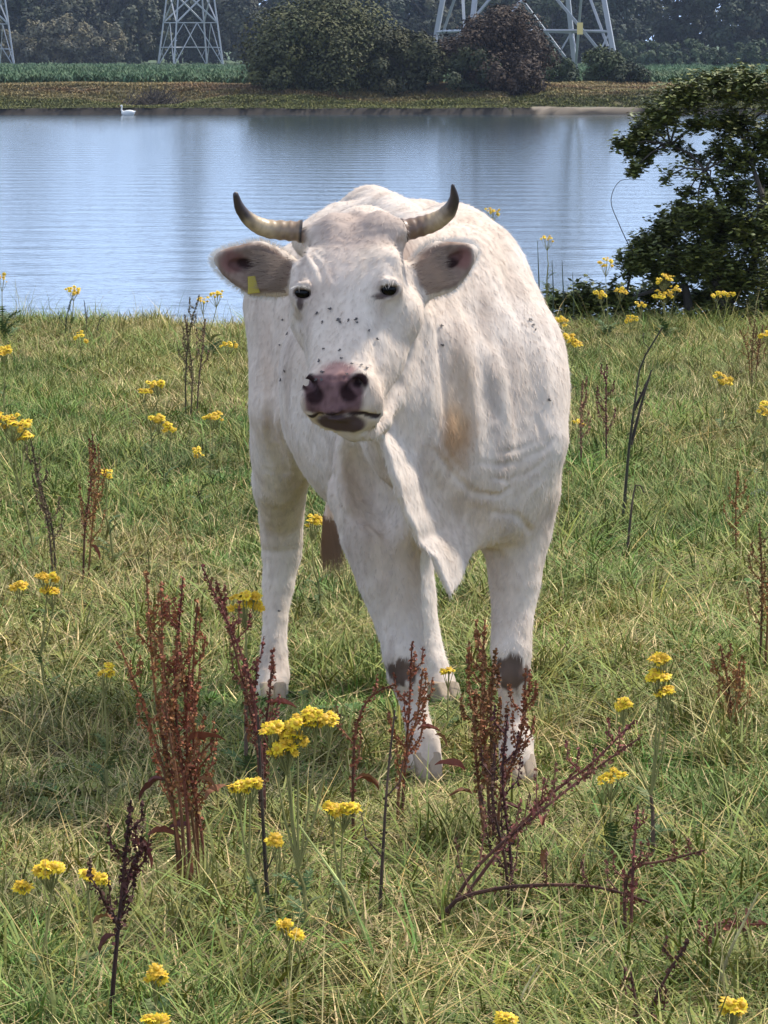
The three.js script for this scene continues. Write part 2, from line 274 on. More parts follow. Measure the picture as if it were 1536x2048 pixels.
// creases and skin folds: polylines on the hide [pixels..., depth amplitude, width]; each stays where it meets the hide
const folds = [];
function fold(px, amp, sig) {
  const pts = px.map(([x, y]) => cowHit(x, y)).filter(Boolean); if (pts.length < 2) return;
  const b = boxOf(pts, sig * 3); folds.push({ pts, amp, sig, b: [b.min.x, b.min.y, b.min.z, b.max.x, b.max.y, b.max.z] });
}
// neck and shoulder
fold([[868, 640], [885, 740], [892, 830], [880, 880]], 0.008, 0.01);
fold([[905, 600], [930, 700], [945, 800], [950, 900]], -0.007, 0.02);
fold([[935, 620], [965, 720], [985, 830], [980, 900]], 0.005, 0.022);
fold([[860, 640], [862, 760], [850, 860], [830, 950]], -0.008, 0.018);
fold([[870, 900], [905, 945], [945, 985], [1000, 992], [1022, 975]], 0.012, 0.0075);
fold([[960, 925], [1000, 930], [1045, 922]], 0.008, 0.006);
fold([[1050, 915], [1090, 900], [1108, 875]], 0.008, 0.006);
fold([[1040, 955], [1075, 935], [1095, 915]], 0.007, 0.006);
fold([[985, 1025], [1030, 1030], [1045, 1040], [1062, 1062]], 0.01, 0.008);
fold([[1045, 1020], [1060, 985], [1090, 960]], -0.007, 0.01);
fold([[1070, 830], [1085, 870], [1098, 890]], 0.006, 0.009);
fold([[1010, 560], [1050, 690], [1075, 800]], 0.006, 0.02);
fold([[1040, 560], [1085, 700], [1100, 800]], -0.005, 0.02);
fold([[700, 1030], [740, 1040], [780, 1080]], 0.008, 0.012);
fold([[640, 870], [662, 960], [690, 1050]], 0.008, 0.014);
fold([[600, 640], [575, 760], [580, 880]], 0.007, 0.02);
fold([[525, 1100], [565, 1105], [600, 1095]], 0.006, 0.012);
fold([[540, 600], [537, 700], [540, 800], [547, 890], [568, 945]], 0.03, 0.016);
fold([[985, 955], [1020, 962], [1040, 948]], 0.007, 0.006);
fold([[890, 890], [905, 920], [930, 945]], 0.008, 0.007);
fold([[1000, 905], [1040, 898], [1080, 880]], 0.005, 0.006);
// temples
fold([[604, 482], [600, 520], [594, 556]], 0.013, 0.012);
fold([[804, 484], [810, 525], [812, 570]], 0.016, 0.014);
fold([[622, 488], [608, 520], [603, 545]], -0.004, 0.008);
fold([[788, 486], [795, 520], [798, 548]], -0.004, 0.008);
// forehead wrinkles
fold([[628, 500], [648, 520], [668, 560]], 0.005, 0.006);
fold([[612, 512], [632, 540], [640, 575]], -0.003, 0.0045);
fold([[770, 520], [790, 540], [800, 560]], 0.0026, 0.005);
fold([[600, 540], [612, 552], [618, 575]], 0.0026, 0.004);
fold([[636, 452], [690, 446], [745, 455], [800, 448]], 0.0022, 0.0045);
fold([[640, 466], [690, 478], [740, 470], [800, 462]], 0.0022, 0.0045);
fold([[660, 490], [700, 487], [745, 486], [745, 489]], 0.0016, 0.005);
fold([[618, 505], [640, 535], [646, 560]], 0.006, 0.0055);
fold([[634, 500], [655, 535], [660, 565]], -0.004, 0.006);
fold([[606, 520], [620, 548], [628, 580]], 0.006, 0.0055);
fold([[690, 470], [690, 500], [692, 520]], 0.003, 0.006);
fold([[725, 618], [745, 606], [765, 600]], 0.003, 0.004);
// face: cheek line and the channel under the eye
fold([[770, 820], [792, 790], [805, 760]], 0.006, 0.009);
fold([[600, 640], [606, 700], [612, 740]], 0.004, 0.014);
fold([[745, 640], [752, 700], [758, 760]], 0.006, 0.018);
// mouth
fold([[606, 836], [640, 831], [690, 829], [730, 829], [757, 832]], 0.02, 0.006);
fold([[618, 747], [640, 753], [672, 758], [700, 752], [722, 744]], 0.004, 0.004);
fold([[620, 790], [618, 812], [622, 826]], 0.003, 0.004);

const eyeL = cowHit(601, 586), eyeR = cowHit(781, 578);
const eyeLc = eyeL.clone().add(V(0.006, 0.0, -0.017)), eyeRc = eyeR.clone().add(V(-0.004, -0.001, -0.015));
const nosL = [cowHit(612, 761), cowHit(620, 775), cowHit(629, 790)], nosR = [cowHit(720, 760), cowHit(711, 773), cowHit(698, 785)];
const carves = [];
{
  const eb = (c) => { const e = ellipsoid(c.clone().add(V(0, 0, 0.012)), axisX, axisY, axisZ, 0.0215, 0.0172, 0.024); carves.push([e, 0.01, boxOf([c], 0.05)]); };
  eb(eyeLc); eb(eyeRc);
  for (const n of [nosL, nosR]) { const s = n === nosL ? 1 : -1; const c = chain([[n[0].clone().add(V(0, 0, 0.004)), 0.013], [n[1].clone().add(V(-0.002 * s, 0, -0.006)), 0.019], [n[2].clone().add(V(0, 0, 0.003)), 0.012]], 0.01); carves.push([c, 0.008, c.box.clone().expandByScalar(0.03)]); const c2 = cone(n[1], n[1].clone().add(V(-0.01 * s, 0.01, -0.06)), 0.015, 0.009); carves.push([c2, 0.006, c.box.clone().expandByScalar(0.06)]); }
}
const lids = [];
for (const [c, s] of [[eyeLc, -1], [eyeRc, 1]]) {
  lids.push(chain([[c.clone().add(V(-0.024, 0.003, 0.002 + s * 0.003)), 0.004], [c.clone().add(V(-0.008, 0.0185, 0.0185)), 0.0062], [c.clone().add(V(0.01, 0.0165, 0.018)), 0.0062], [c.clone().add(V(0.024, 0.001, 0.002 - s * 0.003)), 0.004]], 0.008));
  lids.push(chain([[c.clone().add(V(-0.023, -0.007, 0.004)), 0.004], [c.clone().add(V(-0.004, -0.0205, 0.0125)), 0.004], [c.clone().add(V(0.02, -0.007, 0.005)), 0.004]], 0.008));
}
const padP = cowHit(666, 791);
function cowField(x, y, z) {
  let d = cowBase(x, y, z);
  if (d > 0.06 || d < -0.06) return d;
  for (const c of carves) { const b = c[2]; if (x > b.min.x && x < b.max.x && y > b.min.y && y < b.max.y && z > b.min.z && z < b.max.z) d = smax(d, -c[0](x, y, z), c[1]); }
  for (const l of lids) { const b = l.box, m = 0.02; if (x > b.min.x - m && x < b.max.x + m && y > b.min.y - m && y < b.max.y + m && z > b.min.z - m && z < b.max.z + m) d = smin(d, l(x, y, z), 0.008); }
  for (const f of folds) {
    const b = f.b; if (x < b[0] || y < b[1] || z < b[2] || x > b[3] || y > b[4] || z > b[5]) continue;
    let best = 1, tt = 0; const n = f.pts.length;
    for (let i = 0; i < n - 1; i++) { const A = f.pts[i], B = f.pts[i + 1], dx = B.x - A.x, dy = B.y - A.y, dz = B.z - A.z, px = x - A.x, py = y - A.y, pz = z - A.z; const t = clamp((px * dx + py * dy + pz * dz) / (dx * dx + dy * dy + dz * dz)); const q = (px - dx * t) ** 2 + (py - dy * t) ** 2 + (pz - dz * t) ** 2; if (q < best) { best = q; tt = (i + t) / (n - 1); } }
    d += f.amp * Math.exp(-best / (f.sig * f.sig)) * (0.35 + 0.65 * Math.sin(Math.PI * clamp(tt * 0.9 + 0.05)));
  }
  d += 0.004 * vnoise(x * 17, y * 11, z * 17) + 0.0013 * vnoise(x * 55, y * 40, z * 55) + 0.0009 * vnoise(x * 130, y * 60, z * 130);
  { const px = x - padP.x, py = y - padP.y, pz = z - padP.z, q = px * px + py * py + pz * pz; if (q < 0.0072) d += 0.0016 * vnoise(x * 105, y * 105, z * 105) * (1 - q / 0.0072); }
  return d;
}
const mouthPts = [[606, 836], [622, 833], [640, 831], [665, 830], [690, 829], [710, 829], [730, 829], [757, 832]].map(([x, y]) => cowHit(x, y)).filter((q) => q && q.z > -10.55);
function cowMouth(p) { let bd = 9; for (let i = 0; i < mouthPts.length - 1; i++) { const A = mouthPts[i], B = mouthPts[i + 1], d = B.clone().sub(A), t = clamp(p.clone().sub(A).dot(d) / d.lengthSq()); bd = Math.min(bd, A.clone().addScaledVector(d, t).distanceTo(p)); } return bd; }
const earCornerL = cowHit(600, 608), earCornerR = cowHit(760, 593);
const cow = thing('cow', 'white horned cow standing in the meadow looking ahead', 'cow', [0, 0, 0]);
const CELL = 0.0055;
{
  const g = surfaceNets(cowField, V(-0.47, 0.02, -12.75), V(0.56, 1.56, -10.2), CELL);
  const pos = g.attributes.position, nor = g.attributes.normal, col = new Float32Array(pos.count * 3), p = V(), c = [0, 0, 0];
  const blend = (t, r, gg, b) => { t = clamp(t); c[0] += (r - c[0]) * t; c[1] += (gg - c[1]) * t; c[2] += (b - c[2]) * t; };
  const knees = [cowHit(803, 1345), cowHit(1022, 1345)], tan = cowHit(915, 870), tan2 = cowHit(918, 790), padC = cowHit(666, 791), noseTop = cowHit(675, 742), lipL = cowHit(680, 848);
  const brown = [cowHit(720, 440)];
  for (let i = 0; i < pos.count; i++) {
    p.fromBufferAttribute(pos, i);
    const n1 = fbm(p.x * 9, p.y * 6, p.z * 9), n2 = vnoise(p.x * 70, p.y * 34, p.z * 70), n3 = vnoise(p.x * 190, p.y * 80, p.z * 190);
    c[0] = 0.62; c[1] = 0.505; c[2] = 0.415;
    blend(0.55 + n1 * 0.9, 0.73, 0.635, 0.56);
    blend(0.5 * sstep(0.02, 0.4, fbm(p.x * 16 + 2, p.y * 5, p.z * 16)), 0.44, 0.345, 0.29);
    blend(0.22 * sstep(-0.05, 0.4, fbm(p.x * 4 + 5, p.y * 3, p.z * 4)), 0.6, 0.43, 0.29);
    const k = 1 + 0.08 * n2 + 0.07 * n3; c[0] *= k; c[1] *= k; c[2] *= k;
    const el = (a, rx, ry, rz) => Math.sqrt(((p.x - a.x) / rx) ** 2 + ((p.y - a.y) / ry) ** 2 + ((p.z - a.z) / rz) ** 2);
    // tan hair on the neck
    blend(0.9 * (1 - sstep(0.2, 1.0, el(tan, 0.07, 0.115, 0.14) + 0.15 * n1 + 0.1 * n2)), 0.42, 0.235, 0.115);
    blend(0.45 * (1 - sstep(0.2, 1.0, el(tan2, 0.06, 0.15, 0.14) + 0.3 * n1)), 0.55, 0.37, 0.22);
    // bare dark knees
    for (const q of knees) blend(0.93 * (1 - sstep(0.72, 1.02, el(q, 0.05, 0.05, 0.07) + 0.22 * n2 + 0.14 * n3 + 0.5 * n1)), 0.075 + 0.03 * n2, 0.042 + 0.016 * n2, 0.029 + 0.012 * n2);
    // head
    const hx = p.x - HEAD_O.x, hy = p.y - HEAD_O.y, hz = p.z - HEAD_O.z, a = hx * hF.x + hy * hF.y + hz * hF.z, w = hx * hW.x + hy * hW.y + hz * hW.z, nn = hx * hN.x + hy * hN.y + hz * hN.z;
    if (Math.abs(w) < 0.16 && a > -0.08 && a < 0.56 && nn > -0.25 && nn < 0.08) {
      blend(0.9 * (1 - sstep(0.45, 1.0, Math.hypot((a - 0.015) / 0.1, w / 0.16) + 0.4 * n1)), 0.42, 0.33, 0.285);           // dusty poll
      blend(0.2 * (1 - sstep(0.3, 1.0, Math.hypot((a - 0.13) / 0.1, (w + 0.01) / 0.06) + 0.4 * n1)), 0.62, 0.47, 0.42);
    }
    const mt = el(noseTop, 0.055, 0.03, 0.05); blend(0.85 * (1 - sstep(0.55, 1.05, mt + 0.12 * n2)), 0.42, 0.215, 0.19);
    const pad = Math.max(Math.abs(p.x - padC.x) / 0.078, Math.abs(p.y - padC.y - 0.002) / 0.05) * 0.75 + el(padC, 0.078, 0.06, 0.11) * 0.25;
    const md = Math.max(0, 1 - sstep(0.82, 1.02, pad + 0.05 * n2)); blend(md, 0.15 + 0.06 * n2 + 0.03 * n3, 0.083 + 0.036 * n2 + 0.018 * n3, 0.084 + 0.034 * n2 + 0.018 * n3);
    blend(1 - sstep(0.8, 1.05, el(lipL, 0.066, 0.03, 0.07) + 0.06 * n2), 0.1, 0.066, 0.066);
    blend(0.97 * (1 - sstep(0.0055, 0.0095, cowMouth(p) + 0.001 * n2)), 0.035, 0.02, 0.022);
    for (const n of [nosL, nosR]) for (const q of n) blend(1 - sstep(0.75, 1.25, p.distanceTo(q) / 0.0225), 0.026, 0.011, 0.012);
    for (const [e, s] of [[eyeLc, -1], [eyeRc, 1]]) { blend(0.95 * (1 - sstep(0.88, 1.08, Math.sqrt(((p.x - e.x) / 0.025) ** 2 + ((p.y - e.y) / 0.0205) ** 2 + ((p.z - e.z) / 0.038) ** 2) + 0.07 * n2)), 0.03, 0.019, 0.017); blend(0.35 * (1 - sstep(0.7, 1.0, el(e, 0.045, 0.034, 0.06) + 0.15 * n1)), 0.36, 0.27, 0.23); }
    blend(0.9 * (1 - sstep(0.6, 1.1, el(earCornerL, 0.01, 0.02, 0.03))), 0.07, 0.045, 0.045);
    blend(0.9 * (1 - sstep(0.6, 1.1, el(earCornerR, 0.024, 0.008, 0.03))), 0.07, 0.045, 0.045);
    // ears: grey-brown hair on the inner face, dark pit
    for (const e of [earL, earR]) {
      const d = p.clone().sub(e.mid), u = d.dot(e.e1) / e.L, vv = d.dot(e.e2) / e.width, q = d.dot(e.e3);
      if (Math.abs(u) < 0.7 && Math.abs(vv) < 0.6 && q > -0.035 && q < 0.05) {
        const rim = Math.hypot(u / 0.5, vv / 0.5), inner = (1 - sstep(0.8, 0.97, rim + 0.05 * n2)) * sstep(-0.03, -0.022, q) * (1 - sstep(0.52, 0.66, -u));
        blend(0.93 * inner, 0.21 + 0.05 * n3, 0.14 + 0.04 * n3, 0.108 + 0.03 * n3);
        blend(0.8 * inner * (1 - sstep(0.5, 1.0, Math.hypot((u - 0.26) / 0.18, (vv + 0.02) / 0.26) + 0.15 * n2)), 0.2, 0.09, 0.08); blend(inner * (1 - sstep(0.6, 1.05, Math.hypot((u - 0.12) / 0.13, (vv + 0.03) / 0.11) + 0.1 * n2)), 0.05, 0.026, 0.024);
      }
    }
    // muddy lower legs
    blend(0.4 * (1 - sstep(0.06, 0.2, p.y + 0.12 * n1)) * (0.5 + 0.6 * n2), 0.3, 0.22, 0.15);
    col[i * 3] = c[0]; col[i * 3 + 1] = c[1]; col[i * 3 + 2] = c[2];
  }
  g.setAttribute('color', new THREE.BufferAttribute(col, 3));
  part('body', g, new THREE.MeshPhysicalMaterial({ color: 0xffffff, vertexColors: true, roughness: 0.85, specularIntensity: 0.3 }), cow);
  // short coat hair lying down and back over the hide
  const R = rng(606), hp = [], hc = [], up = V(), n = V(), t = V(), sd = V();
  for (let k = 0; k < 110000; k++) {
    const i = Math.floor(R() * pos.count); if (col[i * 3] < 0.3) continue; p.fromBufferAttribute(pos, i); n.fromBufferAttribute(nor, i); if (p.y < 0.1) continue;
    let skip = false; for (const e of [eyeLc, eyeRc, padC, lipL]) if (p.distanceTo(e) < (e === padC || e === lipL ? 0.075 : 0.03)) skip = true; if (skip || (p.z > -10.6 && cowMouth(p) < 0.024)) continue;
    t.set((R() - 0.5) * 0.9, -1, -0.5 + (R() - 0.5) * 0.9); t.addScaledVector(n, -t.dot(n)).normalize().addScaledVector(n, 0.16 + R() * 0.26).normalize(); sd.copy(n).cross(t).normalize();
    const L = 0.009 + R() * 0.011, w = 0.0007 + R() * 0.0006, f = 0.86 + R() * 0.26; p.addScaledVector(n, -0.0008);
    hp.push(p.x + sd.x * w, p.y + sd.y * w, p.z + sd.z * w, p.x - sd.x * w, p.y - sd.y * w, p.z - sd.z * w, p.x + t.x * L, p.y + t.y * L, p.z + t.z * L);
    for (let m = 0; m < 3; m++) hc.push(col[i * 3] * f, col[i * 3 + 1] * f, col[i * 3 + 2] * f);
  }
  const hg = new THREE.BufferGeometry(); hg.setAttribute('position', new THREE.Float32BufferAttribute(hp, 3)); hg.setAttribute('color', new THREE.Float32BufferAttribute(hc, 3)); hg.computeVertexNormals();
  part('coat_hair', hg, new THREE.MeshPhysicalMaterial({ vertexColors: true, roughness: 0.7, specularIntensity: 0.4, side: THREE.DoubleSide }), cow).userData.kind = 'stuff';
}
// eyes, horns, hooves, tag, tail tuft, hair
const eyeMat = new THREE.MeshPhysicalMaterial({ color: new THREE.Color().setRGB(0.004, 0.003, 0.003), roughness: 0.1, specularIntensity: 0.35 });
for (const c of [eyeLc, eyeRc]) { const e = part('eye', new THREE.SphereGeometry(0.0205, 24, 16), eyeMat, cow); e.position.copy(c); }
{
  const hornMat = new THREE.MeshPhysicalMaterial({ vertexColors: true, roughness: 0.42, clearcoat: 0.15, clearcoatRoughness: 0.4 });
  const horn = (px, rad, zz, tone) => {
    const curve = new THREE.CatmullRomCurve3(px.map(([x, y], i) => P(x, y, zz[i]))), N = 56, S = 22, pos = [], col = [], idx = [];
    const fr = curve.computeFrenetFrames(N, false);
    for (let i = 0; i <= N; i++) {
      const t = i / N, c = curve.getPointAt(t), f = t * (rad.length - 1), k = Math.min(rad.length - 2, Math.floor(f)); let r = mix(rad[k], rad[k + 1], f - k) / 838;
      r *= 1 + 0.035 * Math.sin(t * 60) * (1 - sstep(0.3, 0.6, t)) + 0.03 * vnoise(t * 30, 1, tone); if (t < 0.04) r *= 1.1; if (i === N) r *= 0.2;
      for (let s = 0; s < S; s++) {
        const an = s / S * 2 * Math.PI, d = fr.normals[i].clone().multiplyScalar(Math.cos(an)).addScaledVector(fr.binormals[i], Math.sin(an)); const q = c.clone().addScaledVector(d, r); pos.push(q.x, q.y, q.z);
        const dark = clamp(sstep(0.48, 0.78, t + 0.07 * vnoise(t * 14, an * 2, tone) + tone * 0.0), 0, 1), stain = 0.8 * (1 - sstep(0.1, 0.5, t + 0.1 * vnoise(an * 2, t * 18, 4 + tone))) + 0.35 * tone;
        let cc = [0.52, 0.38, 0.225]; cc = cc.map((v, m) => mix(v, [0.17, 0.1, 0.065][m], clamp(stain))); cc = cc.map((v, m) => mix(v, [0.045, 0.03, 0.028][m], dark)); if (t < 0.035) cc = [0.04, 0.028, 0.024];
        const g = 1 + 0.14 * vnoise(t * 60, an * 3, 7); col.push(cc[0] * g, cc[1] * g, cc[2] * g);
      }
    }
    for (let i = 0; i < N; i++) for (let s = 0; s < S; s++) { const a = i * S + s, b = i * S + (s + 1) % S; idx.push(a, b, a + S, b, b + S, a + S); }
    for (let s = 1; s < S - 1; s++) idx.push(N * S, N * S + s, N * S + s + 1);
    const g = new THREE.BufferGeometry(); g.setAttribute('position', new THREE.Float32BufferAttribute(pos, 3)); g.setAttribute('color', new THREE.Float32BufferAttribute(col, 3)); g.setIndex(idx); g.computeVertexNormals();
    part('horn', g, hornMat, cow);
  };
  horn([[604, 463], [570, 461], [530, 456], [500, 440], [480, 416], [470, 384]], [21, 20, 18.5, 15, 10.5, 5], [10.66, 10.66, 10.65, 10.63, 10.61, 10.59], 0.0);
  horn([[803, 462], [840, 453], [872, 442], [896, 424], [908, 398], [905, 368]], [22, 21, 19.5, 16, 10.5, 3], [10.63, 10.64, 10.64, 10.63, 10.61, 10.59], 0.8);
}
{ // hooves: two claws each
  const m = std(0.36, 0.27, 0.19, 0.7);
  const claw = (side) => {
    const s = new THREE.Shape(); s.moveTo(-0.055, 0); s.lineTo(0.066, 0); s.quadraticCurveTo(0.07, 0.01, 0.056, 0.024); s.lineTo(0.02, 0.06); s.lineTo(-0.045, 0.056); s.quadraticCurveTo(-0.062, 0.03, -0.055, 0);
    const g = new THREE.ExtrudeGeometry(s, { depth: 0.018, bevelEnabled: true, bevelSize: 0.01, bevelThickness: 0.013, bevelSegments: 4, steps: 1 }); g.rotateY(-Math.PI / 2 - 0.1 * side); g.translate(side * 0.026 + 0.013, 0.008, 0); return g;
  };
  const hg = mergeGeometries([claw(-1), claw(1)]);
  for (const [x, y, z, t] of [[544, 1400, 12.2, 0.1], [888, 1405, 12.2, 0.35], [849, 1552, 10.97, 0.2], [1037, 1545, 10.94, 0.25]]) { const h = part('hoof', hg, m, cow), q = P(x, y, z); h.position.set(q.x, 0.004, q.z); h.rotation.y = t; h.scale.set(0.76, 0.85, 0.8); }
}
{ // ear tag: yellow plastic flag hanging in the ear
  const s = new THREE.Shape(); s.moveTo(-0.008, 0.018); s.lineTo(0.008, 0.018); s.lineTo(0.011, -0.008); s.lineTo(0.014, -0.022); s.lineTo(-0.014, -0.022); s.lineTo(-0.011, -0.008); s.closePath();
  const g = new THREE.ExtrudeGeometry(s, { depth: 0.002, bevelEnabled: true, bevelSize: 0.0012, bevelThickness: 0.001, bevelSegments: 2 });
  const t = part('ear_tag', g, std(0.4, 0.31, 0.03, 0.5), cow), q = cowHit(505, 568, cowField); t.position.copy(q).add(V(0, 0, 0.006)); t.rotation.set(-0.25, 0.2, 0.15); t.userData.label = 'yellow plastic ear tag';
}
function hairs(name, roots, mat, parent) {                           // roots: [point, direction, length, width, droop]
  const s = new Soup();
  for (const [p, d, L, w, droop] of roots) {
    const side = d.clone().cross(V(0.2, 0.3, 1)).normalize().multiplyScalar(w / 2); let a = p.clone(), dir = d.clone(); let pa = a.clone().add(side), pb = a.clone().sub(side);
    for (let i = 1; i <= 3; i++) { dir.y -= droop; dir.normalize(); a.addScaledVector(dir, L / 3); const k = 1 - i / 3; const na = a.clone().addScaledVector(side, k), nb = a.clone().addScaledVector(side, -k); i < 3 ? s.quad(pa.toArray(), pb.toArray(), nb.toArray(), na.toArray()) : s.tri(pa.toArray(), pb.toArray(), a.toArray()); pa = na; pb = nb; }
  }
  return part(name, s.geo(), mat, parent);
}
{
  const R = rng(11), white = std(0.8, 0.76, 0.7, 0.7), grey = std(0.36, 0.27, 0.21, 0.8), roots = [], ro2 = [];
  for (const e of [earL, earR]) {
    for (let i = 0; i < 1500; i++) { // fringe round the rim
      const a = R() * 2 * Math.PI, u = Math.cos(a), v = Math.sin(a); if (u < -0.75) continue;
      const p = e.mid.clone().addScaledVector(e.e1, u * e.L * 0.485).addScaledVector(e.e2, v * e.width * 0.48 / (1 + 0.5 * Math.max(0, u))).addScaledVector(e.e3, (R() - 0.5) * 0.016);
      const d = e.e1.clone().multiplyScalar(u + 0.5).addScaledVector(e.e2, v * 1.0).addScaledVector(e.e3, (R() - 0.3) * 0.7).add(V((R() - 0.5) * 0.5, (R() - 0.5) * 0.5, 0)).normalize(); roots.push([p, d, 0.009 + R() * 0.011, 0.001, 0.03]);
    }
    for (let i = 0; i < 900; i++) { // hair in the cup
      const u = -0.42 + R() * 0.42, v = (R() - 0.5) * 0.8, p0 = e.mid.clone().addScaledVector(e.e1, u * e.L).addScaledVector(e.e2, v * e.width * 0.8);
      let q = p0.clone().addScaledVector(e.e3, 0.05), n = 0; while (cowField(q.x, q.y, q.z) > 0.001 && n++ < 40) q.addScaledVector(e.e3, -0.0025); if (n >= 40) continue;
      ro2.push([q, e.e1.clone().addScaledVector(e.e3, 0.45).addScaledVector(e.e2, (R() - 0.5) * 0.5).normalize(), 0.018 + R() * 0.016, 0.0012, 0.12]);
    }
  }
  hairs('ear_fringe', roots, white, cow); hairs('ear_hair', ro2, grey, cow);
  for (const [c, s] of [[eyeLc, -1], [eyeRc, 1]]) { const la = []; for (let i = 0; i < 34; i++) { const t = R(); la.push([c.clone().add(V(mix(-0.02, 0.02, t), 0.014 + 0.006 * Math.sin(t * Math.PI), 0.018)), V(s * 0.5 + (t - 0.5) * 0.8, 0.15 - R() * 0.3, 0.9).normalize(), 0.014 + R() * 0.012, 0.001, 0.12]); }
  hairs('eyelash', la, white, cow); }
  const tu = []; const t0 = P(658, 1040, 12.5);
  for (let i = 0; i < 1500; i++) { const a = R() * 6.28, r = Math.sqrt(R()) * 0.018, f = R(); tu.push([t0.clone().add(V(Math.cos(a) * r, 0.015 - f * 0.08, Math.sin(a) * r)), V(Math.cos(a) * 0.3 + 0.2 + (R() - 0.5) * 0.3, -1, Math.sin(a) * 0.26).normalize(), (0.05 + R() * 0.12) * (1.05 - r * 30), 0.0016, 0.2]); }
  const tm = hairs('tail_tuft', tu, std(0.24, 0.155, 0.105, 0.8), cow); tm.userData.label = 'brown hair tuft at the end of the tail';
  const ch = []; // pale hair under the chin and along the dewlap edge
  for (let i = 0; i < 260; i++) { const t = R(), p = P(mix(702, 768, t), mix(872, 862, t) + (R() - 0.5) * 8, 10.49 + t * 0.06); let n = 0; ch.push([p, V(-0.3 + R() * 0.6, -1, 0.3).normalize(), 0.012 + R() * 0.012, 0.001, 0.1]); }
  hairs('chin_hair', ch, white, cow);
  const stud = part('ear_tag_stud', new THREE.CylinderGeometry(0.004, 0.004, 0.004, 12).rotateX(Math.PI / 2), std(0.1, 0.09, 0.05, 0.5), cow); stud.position.copy(cowHit(506, 560, cowField)).add(V(0, 0, 0.009));
}
{ // flies resting on the face and the flank
  const s = new THREE.SphereGeometry(1, 7, 5), b = s.clone().scale(0.0032, 0.0026, 0.0048), h = s.clone().scale(0.002, 0.002, 0.0018).translate(0, 0.0003, 0.0058);
  const w1 = s.clone().scale(0.0018, 0.0004, 0.005).rotateY(0.4).translate(0.0025, 0.0024, -0.0035), w2 = w1.clone().scale(-1, 1, 1); w2.index.array.reverse();
  const fg = mergeGeometries([b, h, w1, w2]), fm = std(0.09, 0.08, 0.08, 0.7), R = rng(5);
  const spots = [[660, 618], [678, 639], [681, 645], [676, 641], [697, 641], [712, 639], [714, 645], [737, 661], [645, 645], [634, 627], [648, 698], [679, 701], [683, 717], [639, 722], [704, 728], [722, 731], [733, 737], [754, 678], [645, 745], [633, 760], [643, 760], [694, 749], [566, 640], [575, 668], [560, 690], [570, 742], [562, 760], [1062, 640], [1066, 650], [1070, 660], [883, 652], [558, 1222], [1058, 640], [884, 690], [1098, 800]];
  const face = new Set([...Array(22).keys()]);
  spots.forEach(([x, y], i) => {
    const q = cowHit(x, y, cowField); if (!q) return; const n = gradient(cowField, q);
    const m = meshThing('fly', fg, fm, i < 22 ? 'small dark fly sitting on the cow\'s face' : i === 31 ? 'small dark fly on the hind leg, above the red dock' : 'small dark fly on the hide of the cow\'s body', 'fly', i < 22 ? 'flies on the face' : i === 31 ? undefined : 'flies on the body');
    m.position.copy(q).addScaledVector(n, 0.002); m.quaternion.setFromUnitVectors(axisY, n).multiply(new THREE.Quaternion().setFromAxisAngle(axisY, R() * 6.28)); m.scale.setScalar(0.52 + R() * 0.24);
  });
}
// ---------------------------------------------------------------- the land: meadow, bank down to the pond, far bank, fields
const WATER_Y = -2.39;
function landHeight(x, zz) {
  const m = 0.035 * fbm(x * 0.9, zz * 0.5, 1) + 0.018 * vnoise(x * 3.1, zz * 2.1, 5);
  if (zz < 27) return m * sstep(4, 6, zz);
  const edge = 28.4 + 0.5 * vnoise(x * 0.3, 2) ;
  if (zz < 150) { const t = clamp((zz - edge) / 16); return mix(m, -3.6, t * t * (3 - 2 * t)) - 0.0 * zz; }
  const shore = farShore(x);
  if (zz < shore) return mix(-3.6, WATER_Y - 0.25, sstep(shore - 60, shore, zz));
  // far bank: undercut lip, slope, flat top, then the fields
  const t = zz - shore, n = fbm(x * 0.12, zz * 0.2, 3), lip = 0.55 * sstep(0, 0.5, t) + 0.1 * n, rise = 1.35 * sstep(1.5, 13, t + 2 * n), hollow = 0.55 * Math.exp(-(((x + 15.3) / 2.2) ** 2) - ((t - 6.5) / 2.6) ** 2);
  const flat = WATER_Y - 0.1 + lip + rise + 0.22 * n * sstep(1, 5, t) - hollow;
  return flat - 0.0009 * Math.max(0, t - 20) + sstep(620, 1400, zz) * 6;
}
function farShore(x) { return 291 + 1.6 * vnoise(x * 0.06, 4) + 0.5 * vnoise(x * 0.5, 9) + (x > 8 ? 1.2 : 0); }
